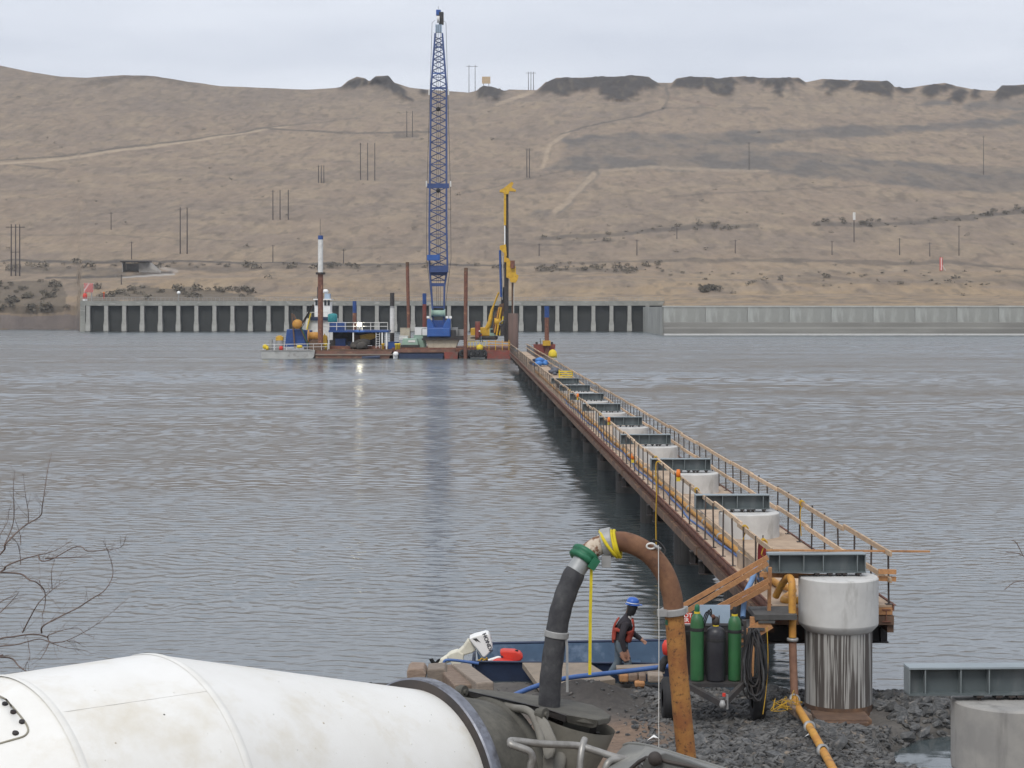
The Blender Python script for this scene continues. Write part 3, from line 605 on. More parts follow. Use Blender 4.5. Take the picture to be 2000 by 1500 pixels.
# posts and rails
pmh = MB().cyl((0,0,0),(0,0,1.03),.019,8).ext(-.06,.06,-.06,.06,0,.012).mesh('rail_post', M['post'])
for side, v, y0 in ((0,.05,35.6),(1,WD-.05,33.62)):
    Y = y0
    while Y < YE:
        inst('rail_post', pmh, tre, T(Y,v,ZD+.006), (random.uniform(-.02,.02),random.uniform(-.025,.025),TA)); Y += 1.5
rl = MB().ext(-.022,.022,0,4.15,-.047,.047).mesh('rail', M['wood'])
for side, v, y0 in ((0,.085,33.9),(1,WD-.085,33.3)):
    for zr in (ZD+.98, ZD+.50):
        Y = y0; k = 0
        while Y < YE-2:
            jz = random.uniform(-.012,.012); inst('rail', rl, tre, T(Y,v+(.045 if k%2 else 0)*(-1 if side else 1),zr+jz), (random.uniform(-.004,.004),0,TA+random.uniform(-.002,.002))); Y += 4.0; k += 1
# front boards
def board(a, b, w, h, m=None, up=(0,0,1), name='board'): return part(name, MB().bar(a,b,w,h,up), m or M['wood2'], tre)
board(P(1497,1074.5,33.15),P(1816,1077,33.9),.04,.035); board(P(1484,1122,33.35),P(1750,1131,33.5),.04,.09)
board(P(1716,1116,33.4),P(1750,1117,33.45),.04,.09); board(P(1504,1108,33.0),P(1501,1223,33.0),.06,.09, up=(0,1,0))
# stairs down to the shore at the left of the deck
sta = thing('wooden_stairs', 'orange lumber stairs with handrails dropping left from the trestle deck', 'stairs', P(1430,1240,32.6))
for (a,b,D_) in (((1500,1088),(1322,1190),32.5),((1500,1100),(1326,1203),32.4),((1502,1133),(1398,1188),32.9),((1502,1144),(1404,1198),32.85)):
    part('handrail', MB().bar(P(*a,D_),P(*b,D_),.04,.085), M['wood2'], sta)
part('newel', MB().bar(P(1336,1195,32.6),P(1336,1262,32.6),.08), M['wood2'], sta); part('newel', MB().bar(P(1412,1190,33),P(1412,1258,33),.08), M['wood2'], sta)
for D_ in (32.55,33.3): part('stringer_board', MB().bar(P(1503,1215,D_),P(1418,1268,D_),.05,.24), M['wood2'], sta)
for i in range(5):
    px = 1490-20*i; py = 1203+14*i; part('tread', MB().ext(Xat(px-16,33),Xat(px+16,33),32.5,33.4,Zat(py,33)-.05,Zat(py,33)), mat('dark_stair_tread', (.085,.083,.08), (.06,.058,.056), 5, rough=.8), sta)
part('landing', MB().ext(Xat(1470,32.8),Xat(1552,32.8),32.5,33.45,Zat(1192,33)-.09,Zat(1192,33)), mat('dark_stair_tread', (.085,.083,.08), (.06,.058,.056), 5, rough=.8), sta)
part('leg', MB().bar(P(1470,1205,32.6),P(1466,1340,32.6),.09), M['wood2'], sta)

# ================================================================ piers and the steel beams on them
ORD = ['first','second','third','fourth','fifth','sixth','seventh','eighth','ninth','tenth','eleventh']
streak = mat('streaked_casing', (.36,.35,.33), (.085,.075,.068), 5.2, (3.4,3.4,.075), .85, ramp=(.44,.495), detail=4, bump=.2, c3=(.40,.39,.37), c3scale=6.5, c3ramp=(.585,.62), c3stretch=(4,4,.06), nrough=.55)
def pier(k):
    Yc = 33.3+sp*k; c = T(Yc,1.22,0)
    lab = {-1:'nearest grey concrete pier cut off by the right edge of the picture', 0:'tall pier with wide pale cap and streaked casing standing on the rocks'}.get(k, '%s concrete pier rising through the trestle deck, counted from the shore end' % (ORD[k] if k < 11 else ''))
    t = thing('concrete_pier', lab, 'pier', (c.x,c.y,-2 if k else 0), 'concrete piers along the trestle')
    r = .735; zc0, zc1 = 1.76, 2.735
    part('cap', MB().lathe([(.0,zc0-.02),(.64,zc0-.02),(.66,zc0),(.735,zc0+.10),(.735,zc1-.02),(.72,zc1),(0,zc1)], (c.x,c.y,0), n=48, smooth=False) if k > 0 else MB().lathe([(.0,zc0-.02),(.62,zc0-.02),(.64,zc0),(.725,zc0+.09),(.735,zc0+.13)], (c.x,c.y,0), n=48).lathe([(.735,zc0+.13),(.735,zc1-.025)], (c.x,c.y,0), n=48).lathe([(.735,zc1-.025),(.715,zc1)], (c.x,c.y,0), n=48).lathe([(.715,zc1),(0,zc1+.01)], (c.x,c.y,0), n=48), M['conc2'] if k == -1 else M['conc'], t)
    if k == -1: part('shaft', MB().cyl((c.x,c.y,-2),(c.x,c.y,zc0),.735,48), M['conc2'], t)
    else: part('shaft', MB().cyl((c.x,c.y,-3),(c.x,c.y,zc0),.62,40), streak if k == 0 else M['shaft'], t)
    if k == 0: part('rust_band', MB().lathe([(.623,-.2),(.624,.40)], (c.x,c.y,0), n=48), M['rustbrown'], t)
    return c
bh = .355
def beam_meshes():
    Lb = 1.81; w = .15
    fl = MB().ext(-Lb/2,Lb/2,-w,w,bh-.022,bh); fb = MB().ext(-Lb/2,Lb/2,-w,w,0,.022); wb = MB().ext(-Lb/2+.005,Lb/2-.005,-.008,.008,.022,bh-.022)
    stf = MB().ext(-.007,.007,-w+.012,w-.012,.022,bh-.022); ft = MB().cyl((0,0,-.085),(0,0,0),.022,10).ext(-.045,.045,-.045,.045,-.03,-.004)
    return fl.mesh('flange', mat('skylit_flange_steel', (.25,.29,.31), (.20,.235,.25), 1.2, rough=.5)), fb.mesh('flange', M['galv']), wb.mesh('web', M['galv']), stf.mesh('stiffener', mat('stiffener_steel', (.19,.215,.22), (.15,.175,.18), 2, rough=.5)), ft.mesh('foot_bolt', M['darksteel'])  # top flange coloured paler than the rest: sky light painted in
BMs = beam_meshes()
for k in range(-1, 9):
    c = pier(k); b0 = T(33.3+sp*k, .80, 2.80); b0.z = 2.735+.075
    lab = {-1:'steel beam on the nearest pier at the right edge of the picture', 0:'grey steel I beam on the streaked pier at the shore end'}.get(k, 'grey steel I beam on the %s pier out along the trestle' % ORD[k])
    t = thing('steel_beam', lab, 'steel beam', b0, 'grey beams across the pier tops'); t.rotation_euler = (0,0,TA+(.004*((k*37)%5-2)))
    loc = lambda x, y=0, z=0: wl(t)+Vector((x,y,z))
    if k == -1: b0.x += .0
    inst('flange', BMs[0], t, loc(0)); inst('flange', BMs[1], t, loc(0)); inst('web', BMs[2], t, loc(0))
    for fr in (.004,.115,.365,.565,.915,.996): inst('stiffener', BMs[3], t, loc(-.905+1.81*fr))
    for fr in (.5,.635,.725,.785,.93):
        for yy in (-.1,.1): inst('foot_bolt', BMs[4], t, loc(-.905+1.81*fr, yy, 0))
# bare casings beyond carry the trestle only
for k in range(9, 18):
    c = T(33.3+sp*k,1.22,0)
    solo('steel_casing', MB().cyl((c.x,c.y,-3),(c.x,c.y,1.74),.62,24).lathe([(.66,1.55),(.68,1.6),(.68,1.7),(.6,1.74)], (c.x,c.y,0), n=24), M['shaft'], 'bare dark casing under the trestle, number %s of nine counted from the shore end' % ORD[k-9].replace('first','one').replace('second','two').replace('third','three').replace('fourth','four').replace('fifth','five').replace('sixth','six').replace('seventh','seven').replace('eighth','eight').replace('ninth','nine'), 'casing', (c.x,c.y,-3), 'bare casings under the far trestle')
c = T(33.3,1.22,0)
solo('rusty_channel', MB().ext(Xat(1592,32.4),Xat(1698,32.4),32.15,32.9,-.1,Zat(1399,32.4)).ext(Xat(1594,32.4),Xat(1690,32.4),32.05,32.15,-.05,Zat(1402,32.4)), M['rustbrown'], 'rusty steel box section at the foot of the streaked pier', 'steel section', (c.x,32.5,0), bevel=.02)

# ================================================================ pipes and gear on the trestle
pl = thing('pump_pipe', 'orange concrete pump pipe along the deck, down the pier and over the rocks', 'pipe', P(1550,1368,32.3))
zz = ZD+.085
deckp = [T(Y,.42+.02*math.sin(Y),zz) for Y in range(37,160,3)]
part('deck_run', MB().tube(deckp, .068, 12), M['pipeyel'], pl)
cpl = MB().lathe([(.068,-.06),(.092,-.05),(.092,.05),(.068,.06)], (0,0,0), (0,1,0), 14).ext(.08,.12,-.03,.03,-.02,.02).mesh('coupling', M['zinc'])
for p in deckp[::1][:30]: inst('coupling', cpl, pl, p)
low = smoothline([T(37,.42,zz), T(35.5,.5,zz), T(34.6,.62,zz+.03), P(1530,1172,33.9), P(1560,1172,33.7), P(1600,1160,33.6)], 5)
part('elbow', MB().tube(low, .068, 12), M['pipeyel'], pl)
part('riser', MB().tube(smoothline([P(1515,1165,33.6), P(1528,1140,33.4), P(1540,1128,33.1), P(1546,1135,32.85), P(1547,1160,32.75), P(1548,1245,32.7)], 4), .068, 12), M['pipeyel'], pl)
part('lower_riser', MB().tube([P(1548,1252,32.7), P(1550,1320,32.65), P(1552,1362,32.5)], .072, 12), mat('brown_pipe_paint', (.24,.13,.085), (.18,.095,.065), 6, rough=.8), pl)
gr = smoothline([P(1552,1362,32.5), P(1555,1376,32.1), P(1568,1398,30.7), P(1590,1435,29.2), P(1615,1480,27.8), P(1640,1525,26.3), P(1700,1620,24)], 4)
part('ground_run', MB().tube(gr, .066, 12), M['pipeyel'], pl)
fm = MB().lathe([(.07,-.03),(.105,-.025),(.105,.025),(.07,.03)], (0,0,0), (0,0,1), 16).mesh('coupling', M['zinc'])
inst('coupling', fm, pl, P(1548,1249,32.7)); inst('coupling', fm, pl, P(1552,1366,32.4), (R(50),0,R(20)))
for (a,b,D_) in ((1581,1420,29.8),(1607,1466,28.2)): inst('coupling', fm, pl, P(a,b,D_), (R(76),0,R(20)))
mb = MB()
def dh(off, col, name, lab, y0=36.2, y1=110):
    pts = [T(Y, off+.07*math.sin(Y*.45+off*9)+.03*math.sin(Y*1.3), ZD+.03) for Y in np.arange(y0,y1,1.2)]
    return solo(name, MB().tube(pts, .028, 8), col, lab, 'hose', T(y0,off,ZD))
dh(.26, M['bluepipe'], 'water_hose', 'blue hose lying along the deck beside the orange pipe')
dh(.62, mat('grey_cable', (.12,.12,.125), (.09,.09,.09), 6), 'power_cable', 'grey cable snaking along the trestle deck', 40, 130)
solo('blue_hose', MB().tube(smoothline([T(36,.25,ZD+.05), P(1478,1110,34.4), P(1468,1135,33.4), P(1456,1160,33.1), P(1452,1190,33.0), P(1451,1206,32.9)], 5), .05, 10), mat('pale_blue_hose', (.16,.27,.45), (.12,.21,.37), 5), 'pale blue hose hanging off the deck beside the stairs', 'hose', P(1451,1206,32.9))
part('toe_board', MB().prism([T(36.0,.12,ZD+.01),T(38.6,.14,ZD+.01),T(38.6,.14,ZD+.34),T(36.0,.12,ZD+.42)], (.02,0,0)), M['ply'], tre)
# valve, red bag, beacons, ties
g = T(37.4,.66,ZD)
t = thing('valve_stand', 'dark green valve with T handle on the trestle deck by the second beam', 'valve', g)
part('body', MB().lathe([(0,0),(.16,0),(.16,.06),(.08,.1),(.09,.22),(.17,.26),(.17,.32),(.05,.36),(.03,.5),(0,.5)], g, n=14), M['dark'], t); part('handle', MB().bar(g+Vector((-.17,0,.5)),g+Vector((.17,0,.5)),.03), M['darksteel'], t)
g = T(35.6,.2,ZD+.98)
t = thing('red_bag', 'long dark red bag hung on the trestle rail near the stairs', 'bag', g); part('sack', MB().lathe([(.02,-.52),(.09,-.5),(.11,-.4),(.105,-.2),(.09,-.08),(.03,-.02)], g, n=12), mat('dark_red_canvas', (.22,.02,.02), (.16,.015,.015), 6), t); part('hook', MB().tube([g+Vector((0,0,-.03)),g+Vector((0,0,.07))], .012, 6), M['post'], t)
for i, (Y, v, lab) in enumerate(((48.5,.05,'orange lamp on the trestle post in front of the third beam'),(72.0,.05,'orange lamp on the left trestle rail beside the fifth beam'),(92.0,.05,'orange lamp on the left trestle rail beside the seventh beam'),(62.5,.12,'orange lamp low on the left trestle rail before the fourth beam'))):
    g = T(Y,v,ZD+(1.0 if i < 3 else .3))
    t = thing('warning_lamp', lab, 'lamp', g, 'orange lamps on the trestle'); part('lens', MB().lathe([(0,.2),(.045,.2),(.06,.1),(.06,0),(0,0)], g, n=12), M['orange'], t); part('battery_box', MB().box(g+Vector((0,0,-.06)),(.1,.08,.12)), M['yel'], t)
for i, (Y, v, lab) in enumerate(((45.0,.1,'yellow rope tie on the left rail between second and third beams'),(37.2,.1,'yellow rope tie on the left rail above the red bag'),(35.0,.12,'yellow rope knot at the near end of the left rail'),(42.0,WD-.1,'yellow rope wound on the right rail with a loose hanging end'),(54.6,.1,'yellow rope tie on the left rail in front of the third beam'),(77,.1,'yellow rope tie on the left rail by the fifth beam'),(100,.1,'yellow rope tie on the left rail by the seventh beam'))):
    g = T(Y,v,ZD+.98); pts = [g+Vector((.05*math.cos(a), -.12+.03*a/2+.02*random.random(), .07*math.sin(a))) for a in np.arange(0,16,.5)]
    mb = MB().tube(pts, .013, 6)
    tail = .75 if i == 3 else .25
    mb.tube(smoothline([g+Vector((0,-.05,-.05)),g+Vector((-.06,-.1,-.2)),g+Vector((-.03,-.05,-tail))],4), .012, 6)
    solo('rope_tie', mb, M['rope'], lab, 'rope', g)
g = T(53,-.02,ZD+.98)
solo('hanging_rope', MB().tube(smoothline([g+Vector((.1,0,.02)),g+Vector((0,0,.05)),g+Vector((-.06,0,-.1)),g+Vector((-.04,0,-.9)),g+Vector((-.06,0,-1.6)),g+Vector((-.05,0,-2.45))],4), .022, 6), M['rope'], 'yellow rope hanging from the left trestle rail to near the water', 'rope', g)
# far deck gear
def pileof(g, n, r, m, seed):
    rr = np.random.default_rng(seed); mb = MB()
    for i in range(n):
        a = rr.random()*6.28; d = r*rr.random(); s = r*(.35+.35*rr.random()); c_ = g+Vector((d*math.cos(a)*.8,d*math.sin(a)*1.5,s*.5+(r-d)*.55))
        v = stone(rr)*s*np.array([1.1,1.3,1.2]); mb.add([c_+Vector(q) for q in v], [tuple(int(j) for j in q) for q in IF], True)
    return mb
g = T(173,1.6,ZD); solo('blue_tarp', pileof(g,9,.75,0,1), M['canvas'], 'bright blue tarp bundle on the far trestle deck', 'tarp', g)
g = T(178,1.3,ZD); solo('dark_bundle', pileof(g,6,.6,0,2), M['navy'], 'dark navy bundle just behind the blue tarp on the trestle', 'bundle', g)
g = T(150,1.75,ZD); solo('grey_bundle', pileof(g,8,.6,0,3), mat('grey_canvas', (.12,.13,.16), (.09,.1,.12), 4), 'grey blue bundle on the deck between tarp and yellow rack', 'bundle', g)
g = T(133,1.75,ZD); t = thing('yellow_rack', 'yellow slatted steel rack on the far trestle deck', 'rack', g)
for i in range(4): part('slat', MB().box(g+Vector((0,0,.42+.16*i)),(1.05,.05,.09)), M['yel'], t)
for dx in (-.5,.5):
    for dy in (0,.8): part('leg', MB().bar(g+Vector((dx,dy,0)),g+Vector((dx,dy,1.0)),.06), M['yel'], t)
g = T(128,1.5,ZD); solo('pump_set', pileof(g,7,.5,0,4), M['dark'], 'dark machine lump in front of the yellow rack on the trestle', 'machine', g)
g = T(120,.7,ZD); solo('dark_toolbox', MB().ext(g.x-.3,g.x+.3,g.y-.5,g.y+.5,g.z,g.z+.5).ext(g.x-.33,g.x+.33,g.y-.53,g.y+.53,g.z+.5,g.z+.58), M['dark'], 'dark tool box on the left of the far trestle deck', 'box', g, bevel=.03)
# ================================================================ barges, crane and drill rig (about 280 m out)
DB = 280.0; K = DB/F
def q(px, py, d=0.0): return P(px, py, DB+d)
def hullbox(px0, px1, y0, y1, d0, d1, rake=0.0):
    a, b = Xat(px0,DB), Xat(px1,DB); z0, z1 = -.6, Zat(y0,DB); mb = MB()
    return mb.prism([(a+rake,DB+d0,z0),(b-rake,DB+d0,z0),(b,DB+d0,z1),(a,DB+d0,z1)], (0,d1-d0,0))
def tyre_mesh():
    return MB().lathe([(.28,-.16),(.52,-.18),(.6,-.08),(.6,.08),(.52,.18),(.28,.16),(.28,-.16)], (0,0,0), (0,1,0), 16).mesh('tyre_fender', M['black'])
TY = tyre_mesh()
wb = thing('work_barge', 'brown rust stained flat barge under the blue platform', 'barge', q(690,700))
part('hull', hullbox(612,768,684,700,-2,11,.8), M['brownhull'], wb); part('deck', MB().ext(Xat(612,DB),Xat(768,DB),DB-2.02,DB+11,Zat(684,DB)-.05,Zat(682,DB)), M['rustbrown'], wb)
part('rub_rail', MB().ext(Xat(614,DB),Xat(768,DB),DB-2.2,DB-2,Zat(693,DB),Zat(690.5,DB)), M['greywood'], wb)
part('coaming', MB().ext(Xat(636,DB),Xat(770,DB),DB+1.5,DB+1.9,Zat(683,DB),Zat(676,DB)), M['rust'], wb)
part('fender_float', MB().tube([q(707,699,-2.4),q(742,697,-2.4)], .25, 10), M['navy'], wb)
cbg = thing('crane_barge', 'low red and navy pontoon barge under the blue crane', 'barge', q(880,700))
for (a,b,m,y0) in ((769,780,'white',689),(780,868,'navy',690),(868,896,'redhull',687),(897,917,'rustbrown',684),(918,949,'greyhull',686),(950,998,'redhull',684)):
    part('pontoon', hullbox(a+.3,b-.3,y0,701,-2.5,13,.15), M[m], cbg)
part('deck', MB().ext(Xat(766,DB),Xat(1000,DB),DB-.8,DB+13.5,Zat(684,DB)-.3,Zat(679,DB)), M['rust'], cbg)
part('deck_edge', MB().ext(Xat(775,DB),Xat(890,DB),DB-1.6,DB-.81,Zat(688,DB),Zat(682,DB)), M['brownhull'], cbg)
for px in (904,911,921,929,937,944): inst('tyre_fender', TY, cbg, q(px,690,-2.7))
mb = MB()
for px in range(913,950,6): mb.bar(q(px,684,-.6),q(px,667,-.6),.06)
mb.bar(q(913,668,-.6),q(949,667,-.6),.07).bar(q(913,676,-.6),q(949,676,-.6),.06); part('guard_rail', mb, M['yel'], cbg)
solo('yellow_float', MB().lathe([(0,0),(.45,.05),(.55,.4),(.4,.8),(0,.95)], q(937,684,-1.2), n=14), M['yel'], 'yellow float lying on the barge edge left of the drill rig', 'float', q(937,684,-1.2))
# crane pedestal and crane
t = thing('crane_pedestal', 'beige stained tub the blue crane stands on', 'pedestal', q(864,685))
part('tub', MB().prism([q(831,664),q(896,664),q(887,686),q(838,686)], (0,5,0)), M['beige'], t); part('deck_plate', MB().ext(Xat(824,DB),Xat(906,DB),DB-.5,DB+6,Zat(664,DB),Zat(661,DB)), M['darksteel'], t)
for px in (846,862,878): part('rib', MB().bar(q(px,664,-.06),q(px,685,-.06),.18,.1), M['beige'], t)
cr = thing('crawler_crane', 'tall blue lattice boom crane on the barge', 'crane', q(857,661,2))
part('track', MB().ext(Xat(826,DB),Xat(905,DB),DB+.2,DB+1.3,Zat(661,DB)+.01,Zat(656,DB)), M['dark'], cr); part('track', MB().ext(Xat(826,DB),Xat(905,DB),DB+4.3,DB+5.4,Zat(661,DB)+.01,Zat(656,DB)), M['dark'], cr)
part('counterweight', MB().prism([q(834,658.6,.1),q(880,658.6,.1),q(880,624,.1),q(875,621,.1),q(868,632,.1),q(865,640,.1),q(848,640,.1),q(845,632,.1),q(838,622,.1),q(834,624,.1)], (0,2.6,0)), M['craneblue'], cr, bevel=.12)
part('lower_block', MB().ext(Xat(835.5,DB),Xat(878.5,DB),DB-.25,DB+.2,Zat(657,DB),Zat(641,DB)), M['craneblue'], cr, bevel=.08)
part('house', MB().ext(Xat(838,DB),Xat(876,DB),DB+2.6,DB+6.5,Zat(657,DB),Zat(626,DB)), M['blue'], cr)
part('cab', MB().ext(Xat(882,DB),Xat(893,DB),DB+1.5,DB+4,Zat(657,DB),Zat(640,DB)), M['zinc'], cr); part('engine_box', MB().ext(Xat(880.5,DB),Xat(890,DB),DB+.4,DB+1.4,Zat(657,DB),Zat(645,DB)), M['dark'], cr)
for px in (836,873,880): part('work_light', MB().box(q(px,619.5,.4),(.4,.3,.35)), M['white'], cr)
part('rail', MB().tube([q(824,656,.4),q(824,642,.4),q(833,642,.4)], .05, 6), M['dark'], cr)
# boom: rear chords lean back with the front ones; foot to head
def sec(py):                                      # left, right edge (px) and depth thickness of the lattice
    l = np.interp(py, [47,65,170,440,523,560,625,655],[853,850,842,838.5,839,842,846,847]); r = np.interp(py,[47,65,170,440,523,560,625,655],[860,864,872,872,874,868,867,866])
    return float(l), float(r), float(np.interp(py,[47,65,170,560,655],[.5,.9,2.3,2.3,.6]))
def bd(py): return 3.0+ (655-py)*.012             # the boom leans slightly away
def bp(i, py):
    l, r, d = sec(py); return q(l if i in (0,3) else r, py, bd(py)+(-d/2 if i < 2 else d/2))
YB = [655,625,560,523,440,350,260,170,118,65]
for i in range(4): part('chord', MB().tube([bp(i,y) for y in YB], .15, 8), M['boom'], cr)
ys_ = []; y = 548.0
while y > 66: ys_.append(y); y -= (bp(1,y)-bp(0,y)).length/K*.45
for a in range(4):
    b_ = (a+1)%4; mb = MB()
    for j, y in enumerate(ys_[:-1]):
        mb.tube([bp(a if j%2 else b_, y), bp(b_ if j%2 else a, ys_[j+1])], .078, 5, caps=False)
        if j%3 == 0: mb.tube([bp(a,y),bp(b_,y)], .06, 5, caps=False)
    part('lacing', mb, M['boom'], cr)
for y in (600,556,535): part('foot_brace', MB().bar(bp(0,y),bp(1,y),.1,.5 if y != 600 else .2), M['boom'], cr)
part('boom_stop_box', MB().ext(Xat(833,DB),Xat(858,DB),DB+1.6,DB+3.0,Zat(508,DB),Zat(497,DB)), M['craneblue'], cr); part('sheave_block', MB().lathe([(0,-1.25),(.62,-1.25),(.62,1.25),(0,1.25)], q(856,526,3.2), (1,0,0), 16).ext(Xat(839,DB),Xat(874,DB),DB+2,DB+4.5,Zat(531,DB),Zat(519,DB)), M['boom'], cr)
part('splice_band', MB().bar(bp(0,363)+Vector((-.4,-.1,0)),bp(1,363)+Vector((.4,-.1,0)),.15,.75), M['boom'], cr); part('splice_band', MB().bar(bp(0,172),bp(1,172),.12,.3), M['boom'], cr)
part('splice_band', MB().bar(bp(0,143),bp(1,143),.1,.2), M['craneblue'], cr); part('splice_band', MB().bar(bp(0,92),bp(1,92),.1,.2), M['boom'], cr)
part('head_white', MB().bar(bp(0,56)+Vector((-.1,0,0)),bp(1,56)+Vector((.1,0,0)),.5,1.3), M['lightblue'], cr); part('head', MB().ext(Xat(852.5,DB),Xat(861.5,DB),DB+9.6,DB+10.8,Zat(47,DB+10),Zat(24,DB+10)), M['dark'], cr)
part('head_cap', MB().box(q(856.5,25,10.3),(.75,1.3,.8)), M['craneblue'], cr); part('aerial', MB().cyl(q(856,22,10.3),q(856,12,10.3),.03,6), M['dark'], cr)
for px in (855,857.5): part('head_sheave', MB().lathe([(0,-.1),(.55,-.1),(.6,0),(.55,.1),(0,.1)], q(px,38,9.6), (1,0,0), 16), M['whitew'], cr)
for a,b,c_ in ((844,834,833),(871,879.5,881)): part('pendant', MB().tube([q(856+(a-856)*.55,40,10.2),q(a,44,9.8),q(b,360,6.4),q(c_,505,4.6),q(849 if a<850 else 865,640,5)], .035, 5), M['dark'], cr)
for px in (856,853,860): part('hoist_line', MB().tube([q(px,48,9.6),q(px,375,6),q(px,600,3.5)], .03, 5), M['dark'], cr)
for y in (372,213): part('hook_ball', MB().lathe([(0,-.4),(.3,-.25),(.38,0),(.3,.25),(0,.4)], q(856,y,9-y*.012), n=12), M['black'], cr)
for y, px in ((180,838),(180,876),(359,833),(359,880)): part('pendant_link', MB().box(q(px,y,8.5-y*.008),(.2,.2,.9)), M['whitew'], cr)
part('hoist_drum', MB().lathe([(0,-1.1),(.7,-1.1),(.7,-1),(.5,-1),(.5,1),(.7,1),(.7,1.1),(0,1.1)], q(856,612,2.5), (1,0,0), 16), M['palegreen'], cr)

# spud piles
def spud(name, label, px, segs, d, r, lean=0):
    t = thing(name, label, 'spud pile', q(px, segs[-1][1], d), 'spud piles holding the barges')
    y_top = segs[0][0]; y_bot = segs[-1][1]
    for (y0,y1,m,rr) in segs:
        f0, f1 = (y_bot-y0)/(y_bot-y_top), (y_bot-y1)/(y_bot-y_top)
        part('pile_section', MB().cyl(q(px-lean*f1,y1,d),q(px-lean*f0,y0,d),rr*K,16), M[m], t)
    return t
t = spud('spud_pile','tall white over rust spud pile with blue top behind the platform',626,[(460,468,'blue',5),(468,533.5,'whitew',5),(533.5,672,'rust',5.2),(672,705,'rustbrown',5)],-.8,5)
part('collar', MB().cyl(q(626,536,-.8),q(626,532,-.8),.75,14), M['darksteel'], t); part('aerial', MB().cyl(q(625.5,461,-.8),q(625.5,428,-.8),.035,6), M['dark'], t)
spud('spud_pile','black and white spud pile standing right of the blue platform',766,[(572,598,'dark',4.4),(598,602,'zinc',4.5),(602,650,'whitew',4.6),(650,700,'dark',4.4)],8,5)
spud('spud_pile','slender rusty spud pile left of the crane',799.5,[(512,520,'rustbrown',3.4),(520,700,'rust',3.4)],6,4,4)
spud('spud_pile','slender rusty spud pile right of the crane in front',909,[(523,530,'rustbrown',3.6),(530,702,'rust',3.7)],-2.9,4,-1)
spud('spud_pile','blue topped red spud pile behind the left of the crane',829,[(573,594,'blue',4),(594,700,'redhull',4)],11,4)
spud('spud_pile','short blue topped spud pile behind the platform lamp',692.5,[(588,611,'blue',4),(611,700,'rust',4)],12,4)
t = spud('spud_pile','blue topped rusty spud pile on the small float right of the trestle',1068,[(598,620,'blue',5),(620,666,'rust',4.6),(666,700,'rust',4.4)],16,4)
part('guide_box', MB().ext(Xat(1060,DB+16),Xat(1075,DB+16),DB+15.1,DB+16.9,Zat(675,DB+16),Zat(665,DB+16)), M['yellow'], t)
t = thing('float_barge', 'small rusty red float right of the far trestle end', 'barge', q(1065,690,16)); part('hull', MB().prism([P(1042,673,296),P(1085,673,296),P(1082,695,296),P(1046,695,296)],(0,6,0)), M['redhull'], t); part('rail', MB().tube([P(1056,674,296),P(1055,660,296)], .05, 6), M['dark'], t)
for px in (1048,1078): part('bollard', MB().cyl(P(px,673.5,296.8),P(px,668,296.8),.2,10), M['dark'], t)
g = P(1079.5,695,284); solo('yellow_buoy', MB().lathe([(0,-.2),(.66,-.15),(.70,.05),(.69,.3),(.60,.62),(.42,.88),(.2,1.0),(0,1.04)], g, n=20), M['yel'], 'round yellow buoy floating right of the trestle end', 'buoy', g)
# drill rig
dr = thing('drill_rig', 'yellow crawler drill rig with tall mast at the end of the trestle', 'drill rig', q(960,664,2))
part('track', MB().ext(Xat(916,DB),Xat(972,DB),DB+1,DB+2,Zat(664,DB),Zat(656.5,DB)), M['dark'], dr, bevel=.2); part('track', MB().ext(Xat(916,DB),Xat(972,DB),DB+4,DB+5,Zat(664,DB),Zat(656.5,DB)), M['dark'], dr, bevel=.2)
part('body', MB().prism([q(919,656,1.2),q(957,656,1.2),q(957,642,1.2),q(950,639,1.2),q(919,641,1.2)],(0,3.6,0)), M['yellow'], dr, bevel=.1); part('cab', MB().ext(Xat(956,DB),Xat(968,DB),DB+1.2,DB+3,Zat(656,DB),Zat(642,DB)), M['palegreen'], dr); part('cab_window', MB().ext(Xat(957.5,DB),Xat(966.5,DB),DB+1.16,DB+1.2,Zat(650,DB),Zat(643.5,DB)), M['glass'], dr)
part('mast', MB().prism([q(984.5,668,.2),q(993,668,.2),q(993.5,505,.2),q(993,375,.2),q(988,375,.2),q(984.8,505,.2)],(0,.9,0)), M['darksteel'], dr)
part('mast_sleeve', MB().ext(Xat(984,DB),Xat(988.5,DB),DB-.1,DB+.19,Zat(440,DB),Zat(375,DB)), M['yellow'], dr); part('mast_stay', MB().ext(Xat(984.8,DB),Xat(987,DB),DB-.06,DB+.19,Zat(482,DB),Zat(441,DB)), M['white'], dr)
part('mast_stay', MB().ext(Xat(984.5,DB),Xat(989,DB),DB-.1,DB+.19,Zat(512,DB),Zat(482.5,DB)), M['yellow'], dr)
part('mast_head', MB().prism([q(976,371,-.2),q(983,368,-.2),q(993,360,-.2),q(999,355,-.2),q(1003,357,-.2),q(999,366,-.2),q(1008,371,-.2),q(1007,374,-.2),q(995,373,-.2),q(993,379,-.2),q(984,379,-.2),q(983,376,-.2),q(976,375,-.2)],(0,1.2,0)), M['yellow'], dr)
part('service_arm', MB().prism([q(976,480,-.2),q(988,477,-.2),q(990,500,-.2),q(986,496,-.2),q(976,486,-.2)],(0,.8,0)), M['yellow'], dr)
part('feed_pipe', MB().cyl(q(976.5,489,.3),q(979,580,.3),.19,10), M['blue'], dr); part('feed_pipe', MB().cyl(q(982,500,.5),q(981,585,.5),.07,8), M['whitew'], dr)
part('rotary_head', MB().prism([q(989,503,-.9),q(994,505,-.9),q(1001,518,-.9),q(1007,520,-.9),q(1008,535,-.9),q(1013,538,-.9),q(1011,546,-.9),q(1007,552,-.9),q(997,551,-.9),q(995,544,-.9),q(989,542,-.9)],(0,1.8,0)), M['yellow'], dr); part('motor', MB().cyl(q(1001,524,-1.1),q(1001,509,-1.1),.35,12), M['rust'], dr)
